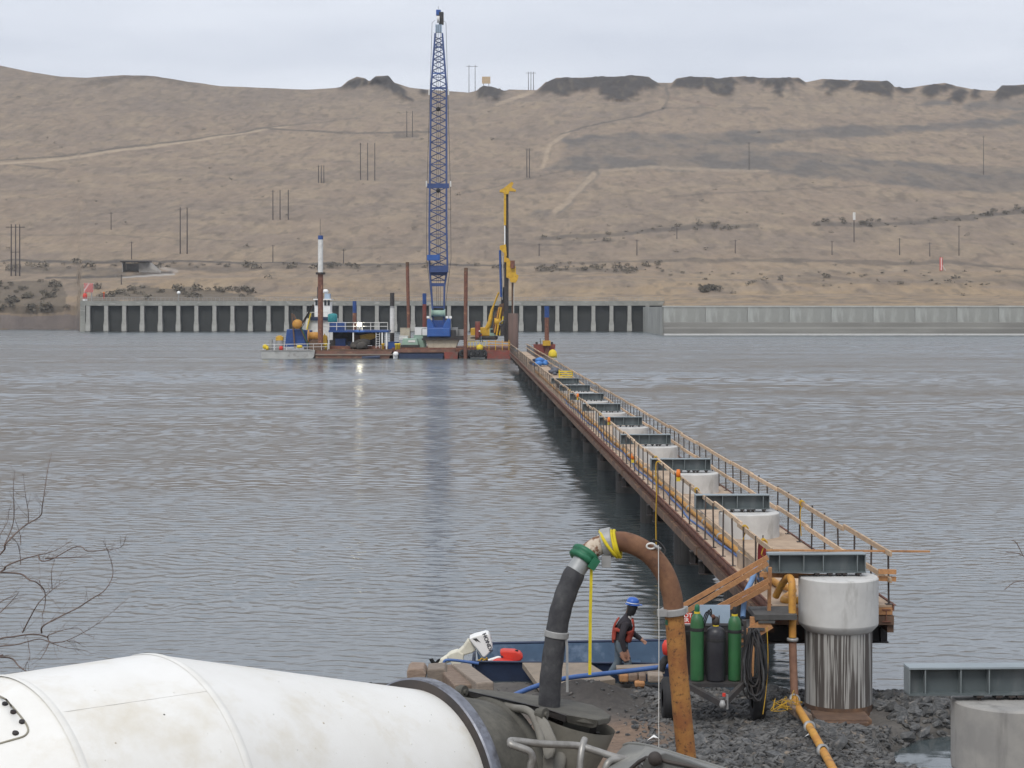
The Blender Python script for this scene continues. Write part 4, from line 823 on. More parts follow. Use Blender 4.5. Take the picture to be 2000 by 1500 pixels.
part('kelly_bar', MB().cyl(q(1001.5,552,0),q(1001.5,640,0),.2,10), M['rustbrown'], dr); part('hose', MB().cyl(q(1003.5,552,-.3),q(1003.5,615,-.3),.05,6), M['whitew'], dr)
part('backstay', MB().tube(smoothline([q(951,642,1.5),q(957,628,1.3),q(961,606,1.2),q(974,571,.8)],4), [.40]*4+[.34]*3+[.24]*2+[.14]*4, 10), M['yellow'], dr); part('leader_brace', MB().prism([q(972,656,.9),q(984,656,.9),q(985,560,.9),q(981,562,.9)],(0,.6,0)), M['dark'], dr); part('winch_drum', MB().lathe([(0,-.5),(.55,-.5),(.55,.5),(0,.5)], q(972,628,.7), (1,0,0), 16), M['yellow'], dr); part('hydraulic_block', MB().ext(Xat(977,DB),Xat(986,DB),DB-.1,DB+.6,Zat(655,DB),Zat(632,DB)), M['darksteel'], dr)
part('linkage', MB().prism([q(965,652,.6),q(984,655,.6),q(984,592,.6),q(976,594,.6),q(966,615,.6),q(962,640,.6)],(0,.5,0)), M['rustbrown'], dr); part('ram', MB().tube([q(966,650,.4),q(975,600,.4)], .12, 8), M['pipeyel'], dr); part('ram', MB().tube([q(970,655,.4),q(979,600,.4)], .16, 8), M['yellow'], dr); part('ram', MB().tube([q(976,655,.35),q(983,618,.35)], .12, 8), M['yel'], dr)
part('hose_loop', MB().tube(smoothline([q(978,655,.2),q(981,640,.1),q(975,632,.1),q(984,625,.1)],4), .07, 6), M['zinc'], dr)
solo('drill_casing', MB().lathe([(.80,Zat(680,DB)),(.80,Zat(612,DB)),(.74,Zat(612,DB)),(.74,Zat(616,DB)),(0,Zat(616,DB))], (Xat(1002.5,DB),DB-.6,0), n=28), mat('brown_casing', (.10,.07,.06), (.14,.09,.075), .8, (2,2,.3), .85), 'wide brown steel casing beside the drill mast', 'casing', (Xat(1002.5,DB),DB-.6,Zat(680,DB)))
solo('red_drum_stack', MB().lathe([(0,0),(.4,0),(.42,.7),(.4,1.4),(.42,2.1),(.4,2.9),(0,2.9)], q(933,664,-.5), n=14), M['redhull'], 'dark red column standing in front of the drill rig body', 'column', q(933,664,-.5))
# left workboat
bt = thing('work_boat', 'grey flat workboat moored at the left of the barges', 'boat', q(562,700,-1))
part('hull', MB().prism([q(510,684,-2.5),q(615,683.5,-2.5),q(613,697,-2.5),q(608,701.5,-2.5),q(511,701.5,-2.5)],(0,4,0)), M['greyhull'], bt); part('gunwale', MB().ext(Xat(509.5,DB),Xat(615,DB),DB-2.6,DB+1.55,Zat(684.4,DB),Zat(683,DB)), M['conc2'], bt)
mb = MB(); 
for px in (514,536,560,580,600,612,628,640): mb.bar(q(px,684,-2.2),q(px,672,-2.2),.06)
mb.bar(q(513,673,-2.2),q(645,671,-2.2),.08).bar(q(513,678.5,-2.2),q(641,677,-2.2),.06); part('railing', mb, M['whitew'], bt)
part('mooring_post', MB().cyl(q(529,684,-1.5),q(529,663,-1.5),.3,12), M['zinc'], bt); part('drum_base', MB().cyl(q(546,684,-1),q(546,665,-1),.65,16), M['zinc'], bt)
solo('yellow_fender', MB().lathe([(0,-.3),(.35,-.28),(.42,0),(.35,.28),(0,.3)], q(518,677,-2), (0,1,.2), 14).lathe([(0,-.2),(.3,-.2),(.3,.2),(0,.2)], q(522,680,-2.2), (1,0,0), 12), M['yel'], 'yellow fender at the bow of the grey workboat', 'fender', q(518,684,-2))
solo('life_ring_chest', MB().ext(Xat(541,DB),Xat(555,DB),DB-1.6,DB-.4,Zat(665,DB),Zat(657,DB)).ext(Xat(544,DB),Xat(552,DB),DB-1.5,DB-.5,Zat(657,DB),Zat(655,DB)), M['yellow'], 'yellow orange gear heap on the drum of the grey workboat', 'gear', q(548,665,-1), bevel=.15)
solo('red_can', MB().lathe([(0,0),(.3,0),(.3,.55),(.12,.65),(0,.65)], q(549,684,-2.1), n=12), M['red'], 'small red can on the grey workboat deck', 'can', q(549,684,-2.1))
solo('yellow_float_bag', MB().lathe([(0,-.45),(.2,-.4),(.26,0),(.2,.4),(0,.45)], q(585,677,-2.4), (1,0,0), 12), M['yel'], 'yellow float on the railing of the grey workboat', 'float', q(585,680,-2.4))
solo('blue_hopper', MB().prism([q(560,643,2),q(588,643,2),q(600,678,2),q(556,678,2)],(0,3,0)).prism([q(588,644,2.5),q(608,645,2.5),q(606,678,2.5),q(596,678,2.5)],(0,2,0)), M['blue'], 'blue sloped hopper behind the grey workboat', 'hopper', q(575,678,2), bevel=.08)
t = thing('cable_winch', 'rusty A frame with orange reel on the blue hopper', 'winch', q(578,678,1.5))
for a,b in (((570,612),(576,680)),((573,614),(604,676)),((592,630),(612,595)),((612,596),(585,640))): part('leg', MB().bar(q(*a,1.6),q(*b,1.6),.22), M['rustbrown'], t)
part('reel', MB().lathe([(0,-.5),(.75,-.5),(.75,-.4),(.5,-.35),(.5,.35),(.75,.4),(.75,.5),(0,.5)], q(581,633,1.4), (0,1,0), 18), M['pipeyel'], t); part('guy', MB().tube([q(582,622,1.2),q(603,676,1.2)], .07, 6), M['greenf'], t); part('guy', MB().tube([q(612,595,1.2),q(590,640,1.2)], .05, 6), M['dark'], t)
# tug behind
tg = thing('tug_boat', 'white tug boat with wheelhouse behind the platform', 'tug boat', q(628,690,16)); d_ = 16
part('hull', MB().prism([P(590,664,296),P(668,664,296),P(660,690,296),P(596,690,296)],(0,6,0)), M['dark'], tg); part('deckhouse', MB().ext(Xat(597,296),Xat(655,296),296.5,301,Zat(664,296),Zat(622,296)), M['whitew'], tg)
part('wheelhouse', MB().ext(Xat(613,296),Xat(644,296),297,300,Zat(622,296),Zat(590,296)), M['white'], tg)
for a in (614.5,623,632,638.5): part('window', MB().ext(Xat(a,296),Xat(a+4.6,296),296.9,297.0,Zat(596.5,296),Zat(586,296)+.0), M['glass'], tg)
part('roof', MB().ext(Xat(611,296),Xat(646,296),296.7,300.3,Zat(586,296),Zat(583.5,296)), M['white'], tg); part('upper_cab', MB().ext(Xat(632,296),Xat(642,296),297.4,299.5,Zat(583.5,296),Zat(573,296)), M['lightblue'], tg); part('radar_dome', MB().lathe([(0,0),(.4,.1),(.5,.35),(.3,.65),(0,.7)], P(636,573,298), n=12), M['white'], tg)
part('mast', MB().cyl(P(621,584,298),P(621,560,298),.14,8), M['dark'], tg); part('awning', MB().ext(Xat(606,296),Xat(650,296),296.1,296.5,Zat(626,296),Zat(619,296)), M['navy'], tg)
mb = MB()
for i in range(7): mb.bar(P(600+8*i,622,296.3),P(600+8*i,610,296.3),.06)
mb.bar(P(600,610,296.3),P(650,610,296.3),.07); part('railing', mb, M['whitew'], tg)
part('stair', MB().bar(P(598,650,296),P(607,612,296),.8,.15), M['yel'], tg)
# blue platform with lamp
pf = thing('deck_platform', 'blue steel platform with white railings on the left barge', 'platform', q(699,682,2))
part('floor', MB().ext(Xat(641,DB),Xat(758,DB),DB+.5,DB+6.5,Zat(649,DB),Zat(645,DB)), M['blue'], pf)
for px in (642,690,746.5,755):
    for dd in (.7,6.2): part('leg', MB().cyl(q(px,682,dd),q(px,649,dd),.13,10), M['white'], pf)
for i in range(8): px = 641+16.6*i; part('rail_post', MB().cyl(q(px,645,.55),q(px,630,.55),.055,6), M['whitew'], pf)
for y in (630,637.5): part('guard_rail', MB().cyl(q(630,y,.55),q(757,y,.55),.055,6), M['whitew'], pf)
part('side_panel', MB().ext(Xat(642,DB),Xat(675,DB),DB+1,DB+1.1,Zat(645,DB),Zat(629,DB)), M['blue'], pf)
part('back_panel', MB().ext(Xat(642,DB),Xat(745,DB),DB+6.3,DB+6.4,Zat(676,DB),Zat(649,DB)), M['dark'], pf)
t = thing('floodlight', 'lit white floodlight on the blue platform railing', 'floodlight', q(702,645,.3)); part('stand', MB().bar(q(702,645,.4),q(702,636,.4),.15), M['dark'], t); part('housing', MB().box(q(702,633.5,.45),(.8,.3,.7)), M['dark'], t); part('lens', MB().box(q(702,633.5,.26),(.66,.06,.56)), M['lamp'], t)
ll = bpy.data.lights.new('floodlight_beam','SPOT'); ll.energy = 250; ll.spot_size = R(100); ll.shadow_soft_size = .3; ll.color = (1,.95,.8); lo = bpy.data.objects.new('floodlight_beam', ll); COL.objects.link(lo); lo.parent = t; lo.location = Vector((0,-.4,.9)); lo.rotation_euler = (R(78),0,0)
solo('water_tank', MB().lathe([(0,0),(.72,0),(.75,.1),(.75,1.15),(.6,1.3),(.2,1.38),(0,1.38)], q(649.5,629,4), n=24), M['teal'], 'teal plastic water tank behind the platform railing', 'tank', q(649.5,629,4))
t = thing('ladder', 'white ladder leaning at the right of the platform', 'ladder', q(738,682,.2))
for px in (734.5,741.5): part('rail', MB().bar(q(px,680,.1),q(px,650,.3),.07), M['white'], t)
for i in range(6): part('rung', MB().bar(q(734.5,676-4.6*i,.15),q(741.5,676-4.6*i,.15),.05), M['white'], t)
t = thing('excavator_arm', 'yellow excavator arm under the platform', 'excavator', q(712,676,3)); part('boom', MB().prism([q(700,655,3),q(728,650,3),q(736,656,3),q(728,663,3),q(706,665,3)],(0,.8,0)), M['yellow'], t, bevel=.08); part('bucket', MB().prism([q(690,655,2.8),q(702,654,2.8),q(704,668,2.8),q(694,672,2.8)],(0,1.2,0)), M['rustbrown'], t); part('tub', MB().ext(Xat(724,DB),Xat(734,DB),DB+3,DB+5,Zat(682,DB),Zat(662,DB)), M['dark'], t)
g = q(708,683,1.2); mb = pileof(g,16,1.7,0,8); solo('spoil_heap', mb, mat('dark_spoil', (.045,.042,.038), (.075,.065,.055), 1.2, rough=.95), 'dark heap of drill spoil under the platform', 'spoil', g)
for i,(a,b,y0,y1,m,lab,nm,dd) in enumerate(((652,672,662,682,'blue','blue machine block under the left of the platform','machine_block',2.5),(676,688,668,682,'navy','navy winch box between the platform posts','winch_box',2.2),(757,778,668,684,'blue','blue tank block below the black and white pile','tank_block',1.0),(778,797,641,661,'beige','beige shipping crate left of the rusty pile','crate',4.5),(806,833,640,660,'white','white office box left of the crane body','site_box',6.0),(778,795,656,664,'whitew','white tarped load on the barge','tarped_load',2.0),(806,830,655,685,'palegreen','grey green cabinet beside the generator','cabinet',2.4),(893,905,644,662,'zinc','pale grey cabinet right of the crane','cabinet',4.0),(913,928,655,668,'beige','beige crate below the drill rig body','crate',1.0))):
    w = Xat(b,DB)-Xat(a,DB); mb = MB().ext(Xat(a,DB),Xat(b,DB),DB+dd,DB+dd+min(w,2.4),Zat(y1,DB),Zat(y0,DB)-.06).ext(Xat(a,DB)-.05,Xat(b,DB)+.05,DB+dd-.05,DB+dd+min(w,2.4)+.05,Zat(y0,DB)-.06,Zat(y0,DB)); mb.ext(Xat(a,DB)+.1,Xat(b,DB)-.1,DB+dd-.04,DB+dd,Zat(y1,DB)+.2,Zat(y1,DB)+.35)
    solo(nm, mb, M[m], lab, nm.split('_')[-1], q((a+b)/2,y1,dd), bevel=.05)
t = thing('generator', 'pale green generator with white marking on the crane barge', 'generator', q(800,676,.5))
part('canopy', MB().prism([q(787,661,.4),q(814,661,.4),q(817,674,.4),q(784,674,.4)],(0,1.8,0)), M['palegreen'], t, bevel=.08); part('skid', MB().ext(Xat(782,DB),Xat(818,DB),DB+.3,DB+2.4,Zat(678,DB),Zat(674,DB)), M['dark'], t); part('marking', MB().ext(Xat(797,DB),Xat(811,DB),DB+.33,DB+.37,Zat(668.5,DB),Zat(664.5,DB)), M['whitew'], t)
for px, m, lab in ((774,'yel','yellow bollard at the seam of the two barges'),(779,'yel','second yellow bollard, right one at the barge seam'),(636.5,'yel','yellow post beside the white over rust pile'),(748,'yellow','yellow post under the platform right end')):
    solo('bollard', MB().lathe([(0,0),(.2,0),(.2,.8),(.28,.85),(.28,1.05),(0,1.1)], q(px,684,-.9), n=12), M[m], lab, 'bollard', q(px,684,-.9), 'yellow bollards on the barges')
g = q(634,678,1.0); solo('yellow_tank', MB().lathe([(0,0),(.42,0),(.45,.2),(.45,1.6),(.3,1.85),(0,1.9)], g, n=16).lathe([(0,1.85),(.1,1.85),(.1,2.1),(0,2.1)], g, n=10), M['yellow'], 'yellow gas bottle right of the white over rust pile', 'bottle', g)
g = q(614,676,.8); t = thing('orange_winch', 'orange winch drum at the foot of the white over rust pile', 'winch', g); part('drum', MB().lathe([(0,-.9),(1.0,-.9),(1.0,-.75),(.6,-.7),(.6,.7),(1.0,.75),(1.0,.9),(0,.9)], q(613,656,1), (1,0,.0), 18), M['pipeyel'], t); part('frame', MB().ext(Xat(603,DB),Xat(624,DB),DB+.6,DB+2,Zat(682,DB),Zat(664,DB)), M['rustbrown'], t)
g = q(773,696,-2.8); solo('white_float', MB().lathe([(0,0),(.3,.05),(.45,.35),(.3,.7),(0,.75)], g, n=14), M['white'], 'white round float against the barge seam', 'float', g)

t = thing('end_barrier', 'yellow barrier rail across the far end of the trestle', 'barrier', q(978,678,-1.2))
for y in (667,672.5): part('rail', MB().bar(q(952,y,-1.2),q(1004,y+2,-1.2),.06,.16), M['pipeyel'], t)
for px in (955,968,981,994): part('post', MB().bar(q(px,684,-1.2),q(px,664,-1.2),.1), M['yellow'], t)
# ================================================================ mixer truck (foreground)
yaw, tilt = .765, -.057
AX = Vector((math.cos(yaw)*math.cos(tilt), math.sin(yaw)*math.cos(tilt), math.sin(tilt))); RC = Vector((-.683,13.5,4.022))
DP = [(-5.3,.55),(-3.425,1.184),(-2.353,1.237),(-.03,.80)]
def drum_r(t): return float(np.interp(t, [a for a,b in DP], [b for a,b in DP]))
def drum_hit(px, py, lift=0.0):
    d = P(px,py,1)-Vector((0,0,H)); D_ = 7.0
    while D_ < 16:
        p = Vector((0,0,H))+d*D_; w = p-RC; t_ = w.dot(AX)
        if (w-AX*t_).length < drum_r(t_)+lift: return p
        D_ += .004
    return p
dw = mat('white_drum_paint', (.76,.75,.715), (.71,.695,.65), 1.6, rough=.4, c3=(.56,.50,.38), c3scale=1.5, c3ramp=(.52,.85), spec=.5, detail=9, nrough=.68)
tk = thing('mixer_truck', 'white concrete mixer truck drum filling the lower left foreground', 'truck', (RC.x-2.2,RC.y-2.2,1.4))
mb = MB()
for (t0,r0),(t1,r1) in zip(DP[:-1],DP[1:]): mb.lathe([(r0,t0),(r0*.5+r1*.5,t0*.5+t1*.5),(r1,t1)], RC, AX, 96)
mb.lathe([(0,-5.4),(.55,-5.3)], RC, AX, 96)
drum = part('drum', mb, dw, tk)
weld = mat('weld_bead', (.71,.70,.66), (.66,.645,.60), 6, rough=.5)
for t0 in (-3.425,-2.353): part('weld_seam', MB().lathe([(drum_r(t0)+.001,t0-.03),(drum_r(t0)+.006,t0-.008),(drum_r(t0)+.006,t0+.008),(drum_r(t0)-.002,t0+.03)], RC, AX, 96), weld, drum)
part('weld_seam', MB().tube([drum_hit(105+i*30.5,1393-i*4.4,.002) for i in range(11)], .0016, 6), weld, drum)
hp = [drum_hit(x,y,.004) for x,y in ((-150,1315),(-60,1338),(0,1360),(20,1376),(36,1394),(50,1412),(55,1425),(52,1433),(44,1439),(20,1446),(0,1452),(-60,1470),(-150,1492))]
hatch = part('hatch_gasket', MB().tube(smoothline(hp,3), .006, 8), mat('grey_gasket', (.30,.28,.22), (.22,.20,.16), 10), drum)
for x,y in ((10,1376),(26,1392),(43,1411),(30,1433),(-12,1356),(-10,1444)):
    p = drum_hit(x,y,.0); part('hatch_bolt', MB().lathe([(.020,0),(.020,.010),(.012,.016),(0,.016)], p, (p-RC)-AX*((p-RC).dot(AX)), 10), M['darksteel'], drum)
rs_ = random.Random(31)
for i in range(70):
    px_ = 130+rs_.random()**.6*780; py_ = 1330+rs_.random()*165
    p_ = drum_hit(px_,py_,.0005); t_ = (p_-RC).dot(AX)
    if p_.y > 15 or t_ > -.08: continue
    n_ = ((p_-RC)-AX*t_).normalized(); r_ = .002+.008*rs_.random()**3
    part('splatter', MB().lathe([(r_,0),(r_*.7,.002),(0,.003)], p_, n_, 7), (M['beige'],weld,M['beige'],weld,M['cement'],weld)[i%6], drum)
ring_m = mat('roller_ring_steel', (.24,.25,.285), (.17,.175,.20), 12, rough=.35, metal=.6, c3=(.10,.10,.105), c3scale=3)
part('roller_ring', MB().lathe([(.872,-.05),(.885,-.04)], RC, AX, 96).lathe([(.885,-.04),(.885,.045)], RC, AX, 96).lathe([(.885,.045),(.872,.055),(.74,.055)], RC, AX, 96), ring_m, tk)
part('ring_shade_face', MB().lathe([(.79,-.052),(.872,-.0505)], RC, AX, 96), M['dark'], tk)  # drum-side face of the ring, coloured dark to stand for the shadowed gap
part('rear_cone', MB().lathe([(.79,.03),(.72,.35),(.665,.62)], RC, AX, 80).lathe([(.665,.62),(.69,.63),(.69,.70),(.66,.71),(.56,.71),(.54,.3)], RC, AX, 80), M['cement'], tk)
part('fin_blade', MB().lathe([(.52,.68),(.50,.2),(.2,-.3)], RC, AX, 60), M['dark'], tk)
G = lambda px, py, D_: P(px, py, D_)
# charge hopper lip: a long crusted plate with a turned-down front edge
pts = [G(893,1349,14.15),G(897,1343,14.5),G(960,1348,14.6),G(1049,1358,14.55),G(1110,1366,14.4),G(1159,1377,14.2),G(1180,1387,13.95),G(1193,1397,13.75),G(1189,1402,13.6),G(1168,1406,13.5),G(1140,1401,13.5),G(1106,1395,13.55),G(1000,1368,13.85)]
part('hopper_lip', MB().prism(pts,(0,0,-.045)), M['cement'], tk, bevel=.008)
part('lip_flange', MB().prism([G(1106,1396.5,13.52),G(1168,1407,13.48),G(1165,1420,13.5),G(1155,1422,13.52),G(1108,1411,13.55)],(0,.03,0)), M['cement'], tk)
part('lip_flange', MB().prism([G(906,1348,14.1),G(1060,1383,13.62),G(1106,1398,13.52),G(1104,1411,13.55),G(1062,1396,13.65),G(908,1358,14.1)],(.0,.03,0)), M['dark'], tk)
for a,b,D_ in ((902,1350,14.05),(1059,1394,13.45)): part('pivot_lug', MB().lathe([(0,-.05),(.034,-.05),(.034,-.02),(.048,-.02),(.048,.03),(.02,.03),(.02,.05),(0,.05)], G(a,b,D_), (.75,-.6,0), 14, smooth=False), M['cement'], tk)
# funnel under the lip
o_ = G(1128,1410,13.85); part('hopper_funnel', MB().lathe([(.30,0),(.27,-.16),(.2,-.42),(.16,-.75),(.15,-1.3)], o_, (.25,0,1), 32), mat('funnel_steel', (.22,.21,.18), (.165,.155,.13), 4, rough=.7, bump=.3), tk)
part('hopper_shell', MB().prism([G(1062,1397,13.75),G(1100,1412,13.75),G(1092,1440,13.8),G(1075,1440,13.8)],(0,.5,0)), M['dark'], tk)
# yoke arm
yo = mat('yoke_steel', (.20,.19,.165), (.15,.14,.12), 6, rough=.7, bump=.3, c3=(.28,.27,.235), c3scale=3)
part('yoke_arm', MB().tube(smoothline([G(900,1356,14.2),G(925,1358,14.15),G(965,1369,14.0),G(1000,1382,13.8),G(1025,1386,13.6),G(1040,1396,13.5),G(1050,1420,13.4),G(1058,1450,13.3)],4), .030, 10), yo, tk)
part('yoke_plate', MB().prism([G(1046,1399,13.42),G(1058,1395,13.42),G(1072,1412,13.38),G(1089,1450,13.3),G(1080,1480,13.25),G(1068,1485,13.22),G(1062,1478,13.24),G(1058,1452,13.3)],(.0,.05,0)), yo, tk, bevel=.012)
part('yoke_leg', MB().prism([G(1061,1480,13.28),G(1080,1482,13.28),G(1072,1620,13.2),G(1058,1620,13.2)],(0,.08,0)), yo, tk)
part('support_leg', MB().tube([G(1103,1455,13.7),G(1072,1560,13.4)], .05, 10), yo, tk)
chr_ = mat('worn_tube_steel', (.33,.32,.30), (.22,.21,.195), 9, rough=.4, metal=.4, c3=(.13,.12,.11), c3scale=5)
part('grab_bar', MB().tube(smoothline([G(1034,1560,13.0),G(1036,1500,13.0),G(1040,1482,13.0),G(1034,1468,13.0),G(1015,1460,13.0),G(999,1455,13.0),G(997,1450,13.02),G(1004,1447,13.06),G(1060,1453,13.12),G(1125,1456,13.2),G(1155,1464,13.2),G(1195,1477,13.2),G(1225,1484,13.2)],4), .028, 10), chr_, tk)
part('grab_bar', MB().tube(smoothline([G(1142,1444,13.25),G(1138,1455,13.2),G(1134,1480,13.15),G(1130,1540,13.1)],4), .026, 10), chr_, tk)
part('grab_bar', MB().tube(smoothline([G(1222,1484,13.2),G(1200,1484,13.15),G(1186,1492,13.1),G(1178,1520,13.1)],4), .026, 10), chr_, tk)
mb = MB()
for a,b in (((1108,1452),(1116,1560)),((1165,1430),(1152,1560)),((1108,1498),(1162,1478)),((1161,1410),(1156,1440))): mb = MB().bar(G(*a,13.9),G(*b,13.9),.035,.05); part('strut', mb, M['dark'], tk)
# discharge chute, folded to the side
ch = mat('chute_steel', (.19,.19,.18), (.15,.15,.14), 3, rough=.6, bump=.2, c3=(.25,.245,.22), c3scale=2)
sec_ = [G(1230,1500,13.1),G(1228,1478,13.05),G(1235,1460,13.0),G(1252,1452,12.95)]
mb = MB(); U = []
for i in range(9):
    f_ = i/8; a_ = G(1205+150*f_, 1478+ -26*math.sin(min(1,f_*1.7)*1.6)+ 55*max(0,f_-.35)**1.2, 13.1)
    U.append(a_)
top = [G(1218,1456,13.6),G(1230,1452,13.55),G(1260,1455,13.4),G(1300,1466,13.2),G(1345,1480,13.0),G(1400,1497,12.8),G(1460,1516,12.6)]
bot = [G(1150,1530,13.0),G(1178,1515,12.9),G(1225,1508,12.8),G(1262,1480,12.7),G(1305,1488,12.6),G(1370,1502,12.5),G(1440,1525,12.4)]
n = len(top); mb = MB(); mb.add(top+bot, [(i,i+1,n+i+1,n+i) for i in range(n-1)], True)
part('chute', mb, ch, tk); o2 = bpy.data.objects[-1] if False else None
part('chute_rim', MB().tube(smoothline(top,3), .012, 8), ch, tk); part('chute_rim', MB().tube(smoothline(bot[2:],3), .014, 8), M['dark'], tk)
part('chute_side', MB().prism([G(1262,1481,12.68),G(1300,1472,12.62),G(1350,1488,12.55),G(1440,1524,12.4),G(1380,1530,12.4),G(1290,1512,12.6),G(1240,1535,12.8)],(0,.03,0)), mat('chute_side_steel', (.10,.10,.095), (.075,.075,.07), 3, rough=.5), tk)
part('chute_pivot', MB().lathe([(0,-.02),(.03,-.02),(.05,0),(.05,.03),(0,.03)], G(1279,1481,12.6), (0,-1,0), 16), M['dark'], tk)
# running gear below the frame
FW = Vector((AX.x,AX.y,0)).normalized(); SD = Vector((FW.y,-FW.x,0)); b0 = Vector((RC.x,RC.y,0))
for s in (-.42,.42): part('frame_rail', MB().bar(b0-FW*7+SD*s+Vector((0,0,2.35)),b0+FW*.9+SD*s+Vector((0,0,2.35)),.1,.28), M['dark'], tk)
part('rear_pedestal', MB().prism([b0-FW*.5+SD*-.6+Vector((0,0,2.5)),b0-FW*.5+SD*.6+Vector((0,0,2.5)),b0-FW*.5+SD*.75+Vector((0,0,3.3)),b0-FW*.5+SD*-.75+Vector((0,0,3.3))], FW*.25), M['white'], tk)
wm = MB().lathe([(.25,-.14),(.48,-.15),(.52,-.1),(.52,.1),(.48,.15),(.25,.14)], (0,0,0), (0,1,0), 28).lathe([(0,.05),(.25,.07)], (0,0,0), (0,1,0), 20).mesh('wheel', M['black'])
for d_ in (-.4,-1.7,-5.8):
    for s in (-1.0,1.0):
        c_ = b0+FW*d_+SD*s; inst('wheel', wm, tk, (c_.x,c_.y,sz(c_.x,c_.y)+.52), (0,0,yaw))

# ================================================================ gooseneck pipe and hose over the hopper
gp = thing('rusty_gooseneck_pipe', 'rusty steel gooseneck pipe arching over the hopper on an orange upright', 'pipe', Vector((Xat(1349,14.2),14.2,1.3)))
part('upright', MB().tube([P(1372,1750,14.25),P(1343,1500,14.22),P(1333,1400,14.2),P(1324,1300,14.2),P(1317,1200,14.2)], .076, 20), M['rustpipe'], gp)
part('foot', MB().tube([P(1425,2180,14.3),P(1371,1740,14.25)], .076, 20), M['rustpipe'], gp)
arch = smoothline([P(1316.5,1196,14.2),P(1312,1160,14.2),P(1299,1122,14.2),P(1277,1090,14.2),P(1249,1069,14.2),P(1218,1058,14.2),P(1190,1059,14.2)],5)
part('arch', MB().tube(arch, .080, 20), M['rustelbow'], gp)
part('neck', MB().tube(smoothline([P(1186,1060,14.2),P(1168,1066,14.18),P(1152,1077,14.15),P(1142,1088,14.12)],4), .076, 20), M['peel'], gp)
def ringm(c, ax, r0, r1, w, m, name, par, n=28):
    return part(name, MB().lathe([(r0,-w/2),(r1,-w/2),(r1,w/2),(r0,w/2)], c, ax, n, smooth=False), m, par, bevel=.006)
def dirv(a, b): return (Vector(b)-Vector(a)).normalized()
cl = ringm(P(1315,1194,14.2), dirv(P(1317,1210,14.2),P(1313,1180,14.2))+Vector((.03,-.02,0)), .07, .104, .055, M['zinc'], 'clamp', gp)
part('clamp_ear', MB().box(P(1293,1197,14.14),(.075,.06,.05)), M['zinc'], cl); part('clamp_ear', MB().box(P(1336,1190,14.2),(.06,.05,.045)), M['zinc'], cl)
part('paint_patch', MB().lathe([(.0775,-.02),(.0775,.02)], P(1318,1214,14.2), (0,0,1), 24, a0=R(-80), a1=R(40)), M['greenf'], gp)
ringm(P(1187,1060,14.2), (1,-.15,.22), .07, .118, .085, M['zinc'], 'clamp', gp); part('clamp_ear', MB().box(P(1184,1096,14.12),(.07,.07,.09)), M['zinc'], gp)
mb = MB()
for k_, (dx, tl) in enumerate(((.055,.32),(.075,.26),(.012,.7))):
    c_ = P(1187,1060,14.2)+Vector((dx,0,-.01)); n_ = Vector((1,-.15,tl)).normalized(); u_ = n_.cross(Vector((0,1,0))).normalized(); w_ = n_.cross(u_)
    mb = MB().tube([c_+(u_*math.cos(a)+w_*math.sin(a))*(.108 if k_ < 2 else .125) for a in np.linspace(0,6.283,28)], .014, 6, caps=False); part('strap_wrap', mb, M['strap'], gp)
gh = thing('concrete_hose', 'grey black rubber concrete hose hanging from the gooseneck into the hopper', 'hose', P(1075,1400,13.95))
hpts = smoothline([P(1131,1105,14.1),P(1121,1122,14.08),P(1107,1155,14.05),P(1095,1192,14.02),P(1087,1235,14.0),P(1080,1285,13.98),P(1075,1330,13.96),P(1073,1375,13.95),P(1073,1410,13.95)],4)
part('steel_end', MB().tube(smoothline([P(1143,1085,14.12),P(1136,1097,14.1),P(1124,1116,14.08)],4), .076, 20), mat('bare_hose_end', (.36,.37,.37), (.27,.28,.28), 7, rough=.5, metal=.3, c3=(.18,.18,.18), c3scale=6), gh)
part('hose_body', MB().tube([p for p in hpts[3:]], [.080]+[.085+.002*math.sin(i*1.7) for i in range(len(hpts)-4)], 22), M['hose'], gh)
gcl = part('green_coupling', MB().lathe([(.07,-.05),(.10,-.05),(.118,-.035),(.118,-.012),(.10,0),(.118,.012),(.118,.035),(.10,.05),(.07,.05)], P(1141,1087,14.12), dirv(P(1124,1116,14.08),P(1152,1075,14.15)), 28), M['greenf'], gh)
part('coupling_latch', MB().box(P(1160,1101,14.02),(.06,.05,.09), Matrix.Rotation(.6,3,'Y')), M['greenf'], gcl)
ringm(P(1087,1238,14.0), dirv(P(1084,1260,14),P(1090,1215,14)), .08, .098, .05, M['zinc'], 'hose_band', gh)
solo('yellow_strap', MB().prism([P(1152.5,1104,14.05),P(1158,1104,14.05),P(1156,1200,14.05),P(1155,1318,14.05),P(1149,1318,14.05),P(1150,1200,14.05)],(0,.012,0)), M['strap'], 'long yellow strap hanging straight from the green coupling', 'strap', P(1153,1318,14.05))
solo('grey_strap', MB().prism([P(1102,1240,13.95),P(1107,1238,13.95),P(1110,1262,13.95),P(1110.5,1352,13.95),P(1105.5,1352,13.95),P(1105,1264,13.95)],(0,.01,0)), M['zinc'], 'pale grey strap hanging from the hose band', 'strap', P(1108,1352,13.95))
solo('thin_line', MB().tube([P(1286,1065,14.1),P(1287,1250,14.1),P(1286.5,1400,14.1),P(1287,1560,14.1)], .0035, 5), M['whitew'], 'thin white line hanging down from the rusty arch', 'line', P(1287,1560,14.1))
g = P(1276,1066,14.15); t = thing('shackle', 'small silver shackle and dark sling on top of the rusty arch', 'shackle', g)
part('bow', MB().tube([g+Vector((.035*math.cos(a)-.02,-.02,.022*math.sin(a))) for a in np.linspace(0,6.28,16)], .008, 6, caps=False), M['whitew'], t); part('pin', MB().lathe([(0,-.03),(.014,-.03),(.014,.03),(0,.03)], g+Vector((.03,-.02,-.01)), (1,0,-.6), 10), M['zinc'], t)
